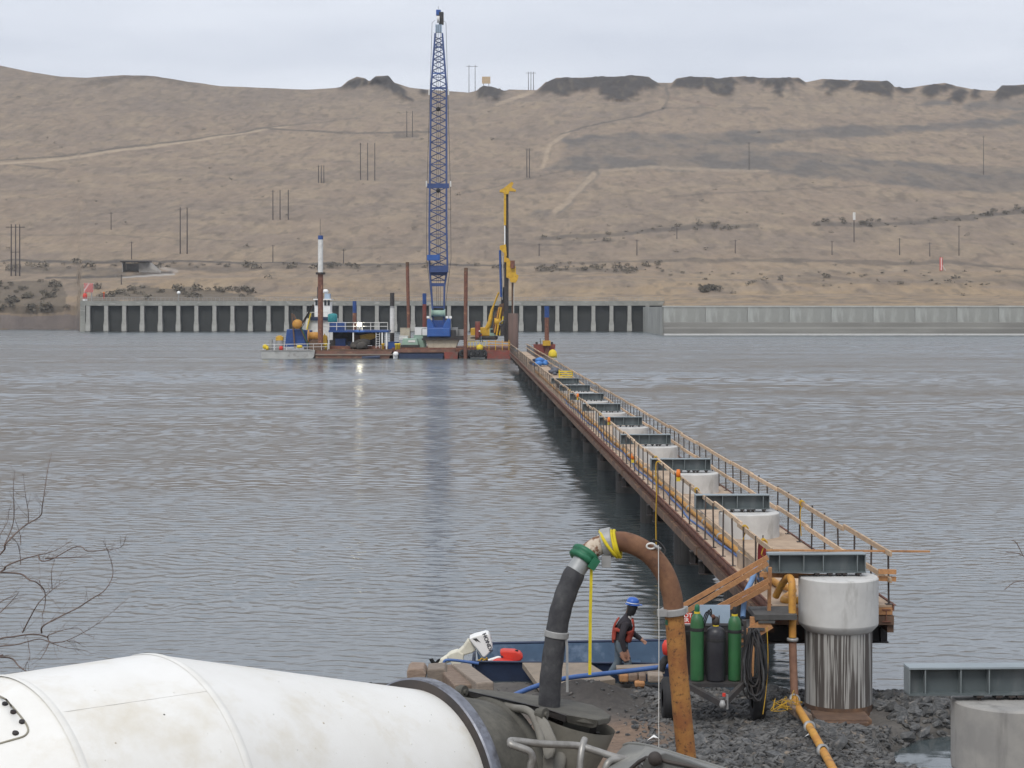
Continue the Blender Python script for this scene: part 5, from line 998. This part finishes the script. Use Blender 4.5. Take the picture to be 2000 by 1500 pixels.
part('sling', MB().tube(smoothline([P(1275,1054,14.25),P(1288,1060,14.3),P(1299,1075,14.3),P(1293,1088,14.28),P(1283,1084,14.2)],4), .008, 6), M['dark'], t)

# ================================================================ skiff with outboard motor
bo = thing('skiff', 'open blue flat bottomed skiff drawn up along the shore', 'boat', Vector((1.4,37.9,0)))
bx0, bx1 = -.78, 4.6; yn, yf = 36.95, 38.6; zg = .46
def side(y, out, m, name, x0=bx0):
    s_ = 1 if out > 0 else -1
    return part(name, MB().prism([(x0,y,zg),(bx1,y,zg+.1),(bx1-.2,y-s_*.15,-.12),(x0+.1,y-s_*.15,-.12)], (0,-s_*.05,0)), m, bo)
side(yf,1,M['boatblue'],'far_side'); part('near_side', MB().prism([(bx0,yn,.42),(bx1,yn,.36),(bx1-.2,yn+.15,-.12),(bx0+.1,yn+.15,-.12)],(0,.05,0)), M['navy'], bo)
part('floor', MB().ext(bx0+.05,bx1-.1,yn+.12,yf-.12,-.1,-.04), M['navy'], bo); part('transom', MB().ext(bx0-.05,bx0,yn,yf,-.12,zg-.04), M['navy'], bo); part('bow_plate', MB().ext(bx1-.1,bx1,yn,yf,-.12,zg+.1), M['navy'], bo)
part('gunwale', MB().tube([(bx0-.1,yf+.03,zg+.02),(bx1,yf+.03,zg+.12)], .03, 8), M['navy'], bo); part('gunwale', MB().tube([(bx0-.1,yn-.02,.43),(bx1,yn-.02,.37)], .022, 8), M['navy'], bo)
for x in (1.0,2.6): part('thwart', MB().ext(x-.15,x+.15,yn+.1,yf-.1,.12,.16), M['boatblue'], bo)
part('stern_tube', MB().tube(smoothline([P(868,1304,36.9),P(867,1294,36.9),P(874,1289,36.9),P(900,1291,36.9),P(935,1296,36.9)],4), .03, 8), M['bluepipe'], bo)
om = thing('outboard_motor', 'white outboard motor tilted up on the skiff stern', 'outboard motor', P(940,1295,37.6))
Dm = 37.6; om_y = -.19
cw = [(916,1247),(925,1243),(948,1237),(954,1238),(957,1243),(961,1260),(962,1266),(958,1272),(947,1284),(943,1284),(935,1272),(920,1254)]
part('cowl', MB().prism([P(x,y,Dm-.19) for x,y in cw],(0,.38,0)), M['white'], om, bevel=.035)
part('cowl_seam', MB().bar(P(919,1252,Dm-.2),P(942,1285,Dm-.2),.012,.02,(0,1,0)), M['zinc'], om)
ow = mat('ivory_motor_paint', (.66,.63,.52), (.58,.55,.45), 6, rough=.5)
part('midsection', MB().prism([P(x,y,Dm-.13) for x,y in ((914,1249),(921,1256),(930,1270),(922,1276),(905,1281),(896,1280),(894,1273),(904,1264))],(0,.26,0)), ow, om, bevel=.03)
part('bracket', MB().prism([P(x,y,Dm-.16) for x,y in ((893,1272),(906,1278),(905,1290),(898,1300),(884,1303),(880,1292),(872,1282),(880,1276))],(0,.32,0)), ow, om, bevel=.02)
part('gearcase', MB().tube(smoothline([P(895,1279,Dm),P(880,1284,Dm),P(866,1291,Dm),P(856,1299,Dm),P(852,1303,Dm)],4), [.1,.1,.1,.09,.09,.09,.085,.08,.08,.07,.07,.065,.06,.06,.05,.04,.03], 14), ow, om)
for k_ in range(3):
    a = 2.1*k_+.5; c_ = P(849,1299,Dm-.02); d_ = Vector((math.cos(a)*.4,-.5*math.sin(a),math.sin(a))).normalized()
    part('propeller_blade', MB().prism([c_,c_+d_*.07+Vector((.04,0,0)),c_+d_*.16+Vector((.03,0,.02)),c_+d_*.17+Vector((-.03,0,.0)),c_+d_*.06+Vector((-.045,0,0))],(.01,.02,.01)), M['black'], om)
part('propeller_hub', MB().lathe([(0,-.07),(.035,-.06),(.045,0),(.04,.06),(0,.07)], P(850,1300,Dm), (1,0,.5), 12), M['black'], om)
tm = text_mesh('lettering', 'HONDA', .135, mat('dark_lettering', (.03,.03,.04), (.04,.04,.05), 3))
o = inst('lettering', tm, om, P(952.5,1256,Dm-.197), (R(90),R(68),0)); o.scale = (.88,.85,1)
part('logo_mark', MB().prism([P(x,y,Dm-.195) for x,y in ((922.5,1247.5),(931,1246.5),(934,1250),(939,1255),(933,1252.5),(930,1250.5),(932,1254.5),(927,1250.5))],(0,.004,0)), M['dark'], om)
# fuel cans and gear in the skiff
g = P(1000,1293,37.5); t = thing('fuel_can', 'red plastic fuel can with black cap in the skiff', 'fuel can', g)
part('body', MB().prism([P(x,y,37.4) for x,y in ((976,1273),(983,1271),(1005,1272),(1016,1276),(1022,1283),(1019,1290),(1008,1294),(990,1293),(984,1288),(978,1280))],(0,.32,0)), M['red'], t, bevel=.03); part('cap', MB().cyl(P(1009,1274,37.5),P(1009,1269.5,37.5),.035,12), M['black'], t)
solo('red_float_cushion', MB().prism([P(x,y,37.1) for x,y in ((961,1293),(970,1289),(982,1290),(994,1293),(1004,1296),(1003,1300),(962,1300))],(0,.3,0)), M['orange' if False else 'red'], 'flat red cushion beside the fuel can in the skiff', 'cushion', P(982,1300,37.1), bevel=.03)
t = thing('white_paddle', 'white board with dark band lying across the skiff stern', 'board', P(965,1290,37.3)); part('blade', MB().bar(P(951,1292,37.2),P(976,1284,37.4),.1,.05), M['white'], t); part('band', MB().bar(P(976,1284,37.4),P(993,1278,37.5),.06,.04), M['navy'], t)
solo('stern_rope', MB().tube(smoothline([P(880,1302,36.8),P(890,1300,36.7),P(905,1303,36.7),P(897,1305,36.7),P(885,1304,36.7)],4), .022, 6), M['rope'], 'yellow rope coil under the tilted outboard motor', 'rope', P(890,1303,36.7))
g = P(942,1295,37.1); solo('rope_heap', MB().tube([g+Vector((.09*math.cos(a)*(1+.3*math.sin(a*.7)),.08*math.sin(a*1.1),.03*math.sin(a*2.3)+.004*a)) for a in np.arange(0,20,.4)], .014, 6), M['rope'], 'tangled yellow rope heap beside the outboard cowl', 'rope', g)

# timbers, slab and planks along the shore
def rough(name, poly, D_, depth, m, label, cat):
    return solo(name, MB().prism([P(x,y,D_) for x,y in poly],(0,depth,0)), m, label, cat, P(poly[0][0],poly[0][1],D_), bevel=.03)
rough('timber_block', ((794,1312),(800,1306),(826,1307),(832,1316),(829,1346),(797,1346)), 35.2,.7, M['oldwood'], 'leftmost dark timber block at the water edge behind the drum', 'timber')
rough('timber_block', ((834,1307),(868,1305),(876,1318),(870,1340),(834,1342)), 35.3,.6, M['greywood'], 'middle weathered timber block behind the mixer drum', 'timber')
solo('timber_beam', MB().bar(P(898,1312,35.9),P(948,1350,34.0),.34,.34), M['greywood'], 'squared timber beam sloping toward the hopper below the motor', 'timber', P(920,1330,35), bevel=.03)
solo('timber_beam', MB().bar(P(868,1312,36.0),P(905,1352,34.3),.36,.3), M['oldwood'], 'dark timber beam left of the sloping squared beam', 'timber', P(886,1330,35), bevel=.03)
solo('plywood_slab', MB().prism([P(1020,1294,36.75),P(1150,1294,36.75),P(1202,1326,35.3),P(1118,1336,34.8),P(1058,1346,34.5)],(0,0,-.12)), mat('dirty_plywood', (.27,.22,.17), (.20,.165,.13), 2.5, rough=.9, bump=.2), 'wide dusty plywood slab on the shore beside the skiff', 'slab', P(1110,1320,35.6), bevel=.01)
solo('plank', MB().bar(P(1204,1309,36.0),P(1297,1306,36.0),.3,.15), M['greywood'], 'pale plank lying on wood blocks beside the skiff', 'plank', P(1250,1308,36), bevel=.01)
for i,(a,b,y0,y1,lab) in enumerate(((1210,1228,1318,1333,'reddish wood block at the left under the pale plank'),(1228,1246,1317,1332,'dark wood block second under the pale plank'),(1248,1262,1318,1333,'dark gap block third under the pale plank'),(1266,1296,1318,1334,'long tan wood block at the right under the pale plank'),(1240,1260,1332,1343,'small orange wood offcut below the plank blocks'))):
    rough('wood_block', ((a,y0),(b,y0),(b,y1),(a,y1)), 35.6-.05*i,.35, (M['wood2'],M['oldwood'],M['oldwood'],M['greywood'],M['wood2'])[i], lab, 'wood block')
solo('blue_water_pipe', MB().tube(smoothline([P(985,1368,33.0),P(1012,1354,33.6),P(1060,1336,34.2),P(1110,1324,34.6),P(1160,1318,34.8),P(1215,1312,35),P(1290,1303,35.1),P(1330,1300,35.2)],5), .047, 10), M['bluepipe'], 'blue pipe running over the slab toward the trailer', 'pipe', P(1110,1324,34.6))
solo('long_timber', MB().bar(P(1690,1361,35.2),P(2080,1364,35.2),.3,.14), M['oldwood'], 'long low timber on the rocks behind the streaked pier', 'timber', P(1800,1362,35.2), bevel=.01)
solo('broken_timber', MB().bar(P(1532,1372,32.1),P(1578,1404,31.0),.17,.15), M['oldwood'], 'short timber offcut lying across the orange pipe', 'timber', P(1562,1392,31.4), bevel=.02)
rr = random.Random(4); g = P(1530,1385,31.6); mb = MB()
for i in range(7):
    pts = [g+Vector((rr.gauss(0,.12)+.06*i-.15, rr.gauss(0,.2), abs(rr.gauss(.02,.09)))) for _ in range(7)]; mb.tube(smoothline(pts,4), .006, 5)
solo('rope_tangle', mb, M['rope'], 'tangle of thin orange rope on the rocks beside the pipe', 'rope', g)
for x,y,D_,lab in ((1583,1450,29.6,'white paper scrap on the rocks left of the pipe'),(1275,1441,29.9,'white scrap on a stick above the chute'),(875,1334,34.6,'white scrap on the ground behind the drum ring')):
    c_ = P(x,y,D_); c_.z = sz(c_.x,c_.y)+.07
    solo('litter', MB().add([c_+Vector(v) for v in ((-.1,0,-.02),(.0,-.06,.05),(.1,0,.02),(.0,.08,-.03),(.02,0,.08),(.14,.05,-.05))], [(0,1,4),(1,2,4),(2,3,4),(3,0,4),(2,5,3)]), M['white'], lab, 'litter', c_)

# ================================================================ gas cylinder trailer
DT = 31.6; kt = DT/F
tr = thing('gas_trailer', 'black tyred trailer rack carrying gas cylinders on the shore', 'trailer', P(1395,1385,DT))
zb = Zat(1329,DT)
part('bed', MB().ext(Xat(1328,DT),Xat(1458,DT),DT-.25,DT+.65,zb-.07,zb), M['dark'], tr)
part('rack', MB().bar(P(1334,1236,DT+.3),P(1452,1236,DT+.3),.05,.06), M['dark'], tr); 
for px in (1335,1395,1455): part('rack_post', MB().bar(P(px,1329,DT+.42),P(px,1212,DT+.42),.05), M['dark'], tr)
part('back_panel', MB().ext(Xat(1372,DT),Xat(1432,DT),DT+.45,DT+.48,Zat(1226,DT),Zat(1190,DT)), M['lightblue'], tr)
part('back_box', MB().ext(Xat(1340,DT),Xat(1450,DT),DT+.5,DT+.9,zb,Zat(1232,DT)), M['dark'], tr)
wm = MB().lathe([(.17,-.1),(.33,-.11),(.38,-.07),(.38,.07),(.33,.11),(.17,.1)], (0,0,0), (1,0,0), 28).lathe([(0,-.04),(.17,-.06)], (0,0,0), (1,0,0), 16).mesh('wheel', M['black'])
for px in (1305,1480): c_ = Vector((Xat(px,DT+.3),DT+.3,0)); inst('wheel', wm, tr, (c_.x,c_.y,sz(c_.x,c_.y)+.40))
part('mudguard', MB().tube(smoothline([P(1290,1310,DT+.3),P(1298,1290,DT+.3),P(1310,1287,DT+.3),P(1320,1305,DT+.3)],4), .07, 8), M['black'], tr)
for a in (1338,1452): part('drawbar', MB().bar(P(a,1336,DT-.2),P(1412,1376,DT-1.3),.07,.1), M['dark'], tr)
part('hitch', MB().lathe([(0,-.06),(.04,-.06),(.055,0),(.03,.07),(0,.07)], P(1411,1376,DT-1.35), n=12), M['zinc'], tr); part('jack', MB().cyl(P(1420,1385,DT-1.2),P(1420,1357,DT-1.2),.025,10), M['zinc'], tr); part('jack_cap', MB().cyl(P(1414,1360,DT-1.25),P(1414,1354,DT-1.25),.03,10), M['red'], tr)
def cylinder(px, y0, y1, r, m, cap, label):
    b_ = P(px,y1,DT); b_.z = zb+.003; h = (y1-y0)*kt
    t = thing('gas_cylinder', label, 'gas cylinder', b_, 'gas cylinders on the trailer')
    part('bottle', MB().lathe([(0,0),(r*.96,0),(r,.03),(r,h*.80),(r*.96,h*.85),(r*.8,h*.90),(r*.5,h*.935),(.045,h*.95),(.045,h*.955)], b_, n=28), M[m], t)
    part('neck_ring', MB().cyl(b_+Vector((0,0,h*.935)),b_+Vector((0,0,h*.965)),.055,16), M['yel'], t)
    if cap: part('valve_cap', MB().lathe([(.036,0),(.045,.02),(.045,.09),(.03,.13),(0,.14)], b_+Vector((0,0,h*.96)), n=16), M[cap], t)
    part('strap', MB().lathe([(r+.004,-.03),(r+.007,0),(r+.004,.03)], b_+Vector((0,0,h*.72)), n=28), M['black'], t)
    return t, b_, h
cylinder(1361.5,1188,1327,.119,'green','greenf','left green gas cylinder with green valve cap')
cylinder(1435,1193,1327,.117,'green','black','right green gas cylinder with dark valve cap beside the hoses')
M['blk'] = mat('black_cylinder_paint', (.025,.025,.03), (.04,.04,.045), 3, rough=.4)
t, b_, h = cylinder(1398,1218,1330,.172,'blk',None,'short wide black gas cylinder in the middle of the trailer rack')
part('collar', MB().lathe([(.17,h*.80),(.13,h*.86),(.09,h*.89),(.05,h*.9)], b_, n=24), M['zinc'], t)
part('regulator', MB().lathe([(0,0),(.05,.0),(.06,.1),(.04,.16),(0,.17)], b_+Vector((0,0,h*.95)), n=14), M['dark'], t)
for dx in (-.06,.06): part('guard_bar', MB().bar(b_+Vector((dx,0,h*.9)),b_+Vector((dx,0,h*1.13)),.018), M['dark'], t)
part('gauge', MB().lathe([(0,-.02),(.035,-.02),(.035,.02),(0,.02)], b_+Vector((-.05,-.04,h*1.12)), (0,1,0), 14), M['rust'], t)
rr = random.Random(9); hs = thing('hose_bundle', 'thick bundle of dark coiled hoses hanging at the right of the trailer', 'hose', P(1475,1370,DT-.3))
for i in range(13):
    cx, cy = 1471+rr.gauss(0,5), 1228+rr.random()*8; w_ = 12+rr.random()*16; hgt = 95+rr.random()*55; dd = -.28+.22*rr.random(); pts = []
    sk = rr.gauss(4,5)
    for j in range(22):
        a = 2*math.pi*j/21; yy = cy+hgt*(1-math.cos(a))/2; xx = cx+sk*(1-math.cos(a))/2+w_*math.sin(a)*(.35+.65*(1-math.cos(a))/2)+rr.gauss(0,.8); pts.append(P(xx,yy,DT+dd+.03*math.sin(a*3+i)))
    part('hose_loop', MB().tube(pts, .017+.006*rr.random(), 7, caps=False), (M['black'],M['dark'],M['darksteel'],M['hose'])[i%4], hs)
part('thin_cord', MB().tube(smoothline([P(1498,1225,DT),P(1500,1290,DT-.1),P(1496,1350,DT-.2),P(1490,1395,DT-.3)],4), .008, 5), M['rope'], hs)
for i in range(3): part('cutting_hose', MB().tube(smoothline([P(1390,1205,DT-.05),P(1380+4*i,1195-3*i,DT),P(1372+3*i,1215,DT),P(1366+2*i,1240,DT+.2)],4), .012, 6), M['black'], hs)
sg = thing('warning_sign', 'red sign with white lettering left of the green cylinder', 'sign', P(1330,1220,DT+.2)); D_ = DT+.15
part('board', MB().ext(Xat(1304,D_),Xat(1352,D_),D_,D_+.01,Zat(1219,D_),Zat(1197,D_)), M['red'], sg)
part('white_edge', MB().ext(Xat(1304,D_),Xat(1352,D_),D_-.003,D_-.0005,Zat(1219,D_),Zat(1217.6,D_)), M['white'], sg)
for s_, y in (('DO NOT',1202.5),('ENTER',1211.5)):
    o = inst('lettering', text_mesh('lettering', s_, .096, M['white'], .001), sg, P(1328.5,y,D_-.003), (R(90),0,0)); o.scale = (1.08,1,1)
part('stake', MB().bar(P(1330,1218,D_+.03),P(1330,1370,D_+.03),.05), M['wood2'], sg)
solo('red_float', MB().lathe([(0,-.14),(.07,-.12),(.09,-.03),(.09,.05),(.05,.13),(0,.14)], P(1303,1265,DT+.2), n=14), M['red'], 'red float hung behind the rusty pipe at the trailer side', 'float', P(1303,1265,DT+.2))

# ================================================================ worker
def skin_person(name, label, base, joints, edges, scale=1.0):
    names = list(joints); me = bpy.data.meshes.new('body_skeleton'); me.from_pydata([Vector(joints[n][:3])*scale for n in names], [(names.index(a),names.index(b)) for a,b in edges], [])
    o = bpy.data.objects.new('tmp', me); COL.objects.link(o); s = o.modifiers.new('s','SKIN'); s.use_smooth_shade = True
    sv_ = me.skin_vertices[0].data
    for i,n in enumerate(names):
        r = joints[n][3]; sv_[i].radius = (r*scale, (joints[n][4] if len(joints[n]) > 4 else r)*scale)
    sv_[names.index('pelvis')].use_root = True
    b = o.modifiers.new('b','SUBSURF'); b.levels = 2; b.render_levels = 2
    dg = bpy.context.evaluated_depsgraph_get(); m2 = bpy.data.meshes.new_from_object(o.evaluated_get(dg)); bpy.data.objects.remove(o)
    return m2
J = {'pelvis':(0,0,.80,.15,.17),'waist':(.03,0,.95,.155,.18),'chest':(.07,0,1.15,.16,.20),'upchest':(.10,0,1.30,.13,.18),'neck':(.14,0,1.42,.062),'head0':(.19,0,1.50,.085,.08),'head1':(.23,0,1.60,.105,.09),'head2':(.245,0,1.68,.09,.08)}
E_ = [('pelvis','waist'),('waist','chest'),('chest','upchest'),('upchest','neck'),('neck','head0'),('head0','head1'),('head1','head2')]
for s_, arm, leg in (('r',((.09,-.2,1.30),(-.0,-.27,1.02),(.06,-.27,.77)),((-.0,-.10,.78),(.16,-.11,.46),(.04,-.11,.10))),('l',((.12,.2,1.29),(.24,.24,1.03),(.40,.18,.92)),((.0,.10,.78),(-.04,.11,.44),(-.26,.11,.14)))):
    y_ = -1 if s_ == 'r' else 1
    J['sh'+s_] = (*arm[0],.09); J['el'+s_] = (*arm[1],.07); J['wr'+s_] = (*arm[2],.045)
    d_ = (Vector(arm[2])-Vector(arm[1])).normalized(); hd = Vector(arm[2])+d_*.075; J['ha'+s_] = (*hd,.034,.022)
    E_ += [('upchest','sh'+s_),('sh'+s_,'el'+s_),('el'+s_,'wr'+s_),('wr'+s_,'ha'+s_)]
    sd = d_.cross(Vector((0,1,0))).normalized()
    for fi in range(4):
        o1 = hd+sd*(.024*(1.5-fi)*.75)+d_*.035; o2 = o1+d_*(.032+.006*(fi in (1,2)))+Vector((0,-.012*y_,0)); o3 = o2+d_*.022+Vector((0,-.022*y_,0))
        J['f%s%da'%(s_,fi)] = (*o1,.0095); J['f%s%db'%(s_,fi)] = (*o2,.009); J['f%s%dc'%(s_,fi)] = (*o3,.0075)
        E_ += [('ha'+s_,'f%s%da'%(s_,fi)),('f%s%da'%(s_,fi),'f%s%db'%(s_,fi)),('f%s%db'%(s_,fi),'f%s%dc'%(s_,fi))]
    th = Vector(arm[2])+d_*.03+sd*.035; J['t%sa'%s_] = (*th,.011); J['t%sb'%s_] = (*(th+d_*.035+sd*.018),.0095); E_ += [('wr'+s_,'t%sa'%s_),('t%sa'%s_,'t%sb'%s_)]
    J['hp'+s_] = (*leg[0],.12); J['kn'+s_] = (*leg[1],.09); J['an'+s_] = (*leg[2],.068); dn = .0
    J['he'+s_] = (leg[2][0]-.02,leg[2][1],leg[2][2]-.05,.05); J['to'+s_] = (leg[2][0]+.16,leg[2][1],leg[2][2]-.065,.042)
    E_ += [('pelvis','hp'+s_),('hp'+s_,'kn'+s_),('kn'+s_,'an'+s_),('an'+s_,'he'+s_),('he'+s_,'to'+s_)]
pb = Vector((Xat(1212,36.4),36.4,.05))
pm_ = skin_person('person','',pb,J,E_)
for m_ in (mat('dark_jacket', (.022,.020,.026), (.035,.03,.035), 6, rough=.9, bump=.3), mat('faded_jeans', (.085,.12,.16), (.12,.14,.15), 5, rough=.9, bump=.3, c3=(.16,.16,.13), c3scale=3), mat('skin', (.40,.22,.15), (.36,.19,.13), 8, rough=.6), mat('work_boot', (.09,.055,.035), (.07,.045,.03), 6, rough=.8)): pm_.materials.append(m_)
pts_ = {k_: Vector(v[:3]) for k_, v in J.items()}
for f_ in pm_.polygons:
    c_ = f_.center; idx = 0
    near = min(pts_, key=lambda n: (pts_[n]-c_).length)
    for s_, w_, e_ in (('r','wrr','elr'),('l','wrl','ell')):
        d_ = (pts_[w_]-pts_[e_]).normalized()
        if (c_-pts_[w_]).dot(d_) > .035 and (c_-pts_[w_]).length < .25 and near[-1:] != 'x' and near[:2] in ('ha','wr','fr','fl','tr','tl'): idx = 2
    if near[:2] in ('to','he'): idx = 3
    if near[:2] in ('kn','an','hp','pe') : idx = 1
    if near == 'wrr' or near == 'wrl': idx = 0
    if near in ('head0','head1') and c_.x > .27: idx = 2
    f_.material_index = idx; f_.use_smooth = True
pe = bpy.data.objects.new('person', pm_); COL.objects.link(pe); pe.location = pb
tag(pe, 'person in blue hard hat and red life vest stooping beside the skiff', 'person')
# life vest: the torso surface pushed out a little
tv = {}; vv = []; ff = []
for f_ in pm_.polygons:
    c_ = f_.center
    near = min(pts_, key=lambda n: (pts_[n]-c_).length)
    if near in ('waist','chest','upchest') and .90 < c_.z < 1.34 and abs(c_.y) < .19:
        q_ = []
        for vi in f_.vertices:
            if vi not in tv: w_ = pm_.vertices[vi]; tv[vi] = len(vv); vv.append(w_.co+w_.normal*.055)
            q_.append(tv[vi])
        ff.append(tuple(q_))
vm = bpy.data.meshes.new('life_vest'); vm.from_pydata([tuple(v) for v in vv], [], ff); vm.materials.append(mat('red_vest_fabric', (.36,.06,.035), (.26,.04,.028), 5, rough=.85, bump=.4)); vm.polygons.foreach_set('use_smooth', [True]*len(ff))
vo = bpy.data.objects.new('life_vest', vm); COL.objects.link(vo); vo.parent = pe; sm_ = vo.modifiers.new('s','SOLIDIFY'); sm_.thickness = .03; sm_.offset = -1
hb = pb+Vector((.245,0,1.655)); ax_ = Vector((.12,0,1))
part('hard_hat', MB().lathe([(.128,0),(.130,.03),(.122,.075),(.095,.115),(.05,.135),(0,.14)], hb, ax_, 24).lathe([(.128,.0),(.150,-.008),(.152,-.014),(.12,-.006)], hb, ax_, 24).prism([hb+Vector((.08,-.09,-.005)),hb+Vector((.19,-.05,-.03)),hb+Vector((.20,0,-.03)),hb+Vector((.19,.05,-.03)),hb+Vector((.08,.09,-.005))],(0,0,.012)), mat('blue_hard_hat', (.03,.11,.42), (.025,.09,.36), 4, rough=.35), pe)
part('hat_stripe', MB().lathe([(.1315,.018),(.1315,.034)], hb, ax_, 24), M['white'], pe)
part('hood', MB().lathe([(.10,-.22),(.125,-.15),(.128,-.05),(.125,.01)], hb+Vector((-.02,0,0)), (.25,0,1), 24, a0=R(60), a1=R(300)), mat('black_hood', (.018,.018,.02), (.028,.028,.03), 6, rough=.95), pe)
part('collar', MB().lathe([(.105,-.03),(.10,.02),(.085,.05)], pb+Vector((.125,0,1.385)), (.35,0,1), 20, a0=R(100), a1=R(230)), M['whitew'], pe)
nose = pb+Vector((.345,0,1.585)); part('nose', MB().lathe([(0,0),(.016,.006),(.018,.02),(.008,.035),(0,.036)], nose-Vector((.012,0,.02)), (.35,0,1), 10), _m['skin'], pe)

# ================================================================ bare tree at the left, its branches reaching into view
DTr = 16.0
tw = thing('bare_tree', 'leafless thin branches reaching in from the left edge over the water', 'tree', Vector((Xat(-420,DTr),DTr,1.0)))
def tp(x, y): return P(x/3.41, 880+y/3.41, DTr)
rr = random.Random(21)
trunk = [Vector((Xat(-420,DTr),DTr,.9)), P(-415,1900,DTr), P(-395,1600,DTr), P(-360,1350,DTr), P(-345,1150,DTr), P(-330,950,DTr)]
part('trunk', MB().tube(smoothline(trunk,4), [.14-.11*i/20 for i in range(21)], 12), M['twig'], tw)
BR = [([(-1230,1700),(-700,1250),(-300,950),(0,690),(60,610),(150,510),(250,445),(290,370),(315,270),(325,120),(330,20)],.011,.0022), ([(-1210,1500),(-800,1150),(-300,980),(0,810),(60,760),(150,725),(240,705),(330,675),(400,650),(470,600)],.012,.002), ([(240,705),(290,728),(360,715),(460,660),(540,640),(600,660),(680,666),(770,660),(830,620),(855,560)],.007,.0018), ([(300,720),(400,705),(500,718),(600,712)],.008,.003),
      ([(0,812),(120,830),(210,852),(255,870),(285,940),(280,1040),(265,1110)],.009,.003), ([(-1200,2200),(-600,1600),(-200,1330),(0,1255),(100,1228),(200,1232),(300,1245),(350,1265),(420,1270),(480,1255),(600,1185),(700,1115),(800,1030)],.010,.0016), ([(-1180,2100),(-500,1480),(-100,1330),(0,1305),(130,1280),(240,1268),(330,1280),(450,1300),(540,1340),(600,1362)],.009,.0016),
      ([(130,1225),(200,1110),(280,1000),(350,925),(410,880)],.007,.002), ([(270,1220),(300,1160),(400,1105),(500,1060),(620,980),(700,930),(730,870),(735,800),(715,690),(690,600)],.008,.0022), ([(0,1375),(60,1400),(130,1435),(215,1465),(260,1490)],.009,.003), ([(-600,1500),(-200,1420),(0,1375)],.012,.009),
      ([(0,1080),(60,1010),(130,940)],.005,.002), ([(-300,1180),(0,1010),(60,985),(120,950)],.006,.002), ([(20,640),(60,520),(90,400),(105,260),(115,130)],.005,.0018), ([(170,490),(180,400),(180,280),(175,150)],.004,.0015), ([(320,1245),(345,1215),(420,1195),(500,1195),(570,1215),(640,1230)],.005,.002), ([(330,1280),(315,1330),(285,1380)],.005,.002),
      ([(355,915),(362,800),(375,720)],.004,.0018), ([(120,640),(115,560),(100,470)],.004,.0018), ([(470,1258),(500,1265),(520,1300)],.004,.0018), ([(250,870),(300,930),(350,930)],.004,.0018), ([(0,560),(30,480),(45,400)],.004,.0015), ([(165,1270),(190,1330),(215,1360),(190,1420)],.0035,.0015), ([(118,770),(115,690),(110,610),(85,570)],.004,.0018)]
fr = []
for pts, r0, r1 in BR:
    w_ = [tp(x,y)+Vector((0,.10*math.sin(x*.01+i),0)) for i,(x,y) in enumerate(pts)]; s_ = smoothline(w_,4); n_ = len(s_)
    part('branch', MB().tube(s_, [r0+(r1-r0)*i/(n_-1) for i in range(n_)], 6), M['twig'], tw)
    fr += [(p, s_[min(i+1,n_-1)]-s_[max(i-1,0)]) for i, p in enumerate(s_) if p.x > Xat(-40,DTr)]
mb = MB()
for i in range(260):
    p, d_ = rr.choice(fr); a = Vector((rr.gauss(0,1),rr.gauss(0,1),rr.gauss(.2,1))).normalized(); L_ = .04+.13*rr.random()**2
    m1 = p+(a+d_.normalized()*.6)*L_*.5; m2 = p+(a+d_.normalized()*.9)*L_; mb.tube([p,m1,m2], [.0017,.0014,.0009], 4, caps=False)
part('twigs', mb, M['twig'], tw, kind='stuff')
t = thing('bare_shrub', 'few faint bare twigs at the right edge over the water', 'shrub', Vector((Xat(2150,16),16,.9)))
part('stem', MB().tube(smoothline([Vector((Xat(2150,16),16,.9)),P(2140,1700,16),P(2110,1400,16),P(2070,1180,16)],4), .03, 8), M['twig'], t)
for pts in (((2070,1180),(2030,1120),(1998,1085),(1965,1078)),((2080,1220),(2040,1150),(1990,1135),(1962,1152)),((1998,1085),(1985,1060),(1975,1055))): part('branch', MB().tube(smoothline([P(x,y,16) for x,y in pts],4), .004, 5), M['twig'], t)
# ================================================================ a deck hand on the barge
g = q(939.5,668,-.9); o = bpy.data.objects.new('person', pm_.copy()); COL.objects.link(o); o.location = g; o.rotation_euler = (0,0,R(200)); tag(o, 'tiny distant worker in red vest and white hard hat by the drill rig', 'person')
v2 = vo.copy(); COL.objects.link(v2); v2.parent = o
h2 = MB().lathe([(.15,0),(.135,.04),(.1,.12),(0,.15)], (.245,0,1.655), (0,0,1), 16).mesh('hard_hat', M['white']); inst('hard_hat', h2, o, wl(o))
# ================================================================ air
hz = bpy.data.objects.new('haze', MB().ext(-1500,1500,-150,2800,-5,330).mesh('haze', M['white'])); COL.objects.link(hz)
hm_ = bpy.data.materials.new('haze_air'); hm_.use_nodes = True; n_ = hm_.node_tree; n_.nodes.clear(); oo = n_.nodes.new('ShaderNodeOutputMaterial'); vo_ = n_.nodes.new('ShaderNodeVolumePrincipled')
vo_.inputs['Color'].default_value = (.86,.90,.97,1); vo_.inputs['Density'].default_value = .00012; vo_.inputs['Anisotropy'].default_value = .2
n_.links.new(vo_.outputs[0], oo.inputs['Volume']); hz.data.materials.clear(); hz.data.materials.append(hm_); hz['kind'] = 'stuff'; hz['label'] = 'thin pale haze over the river valley'
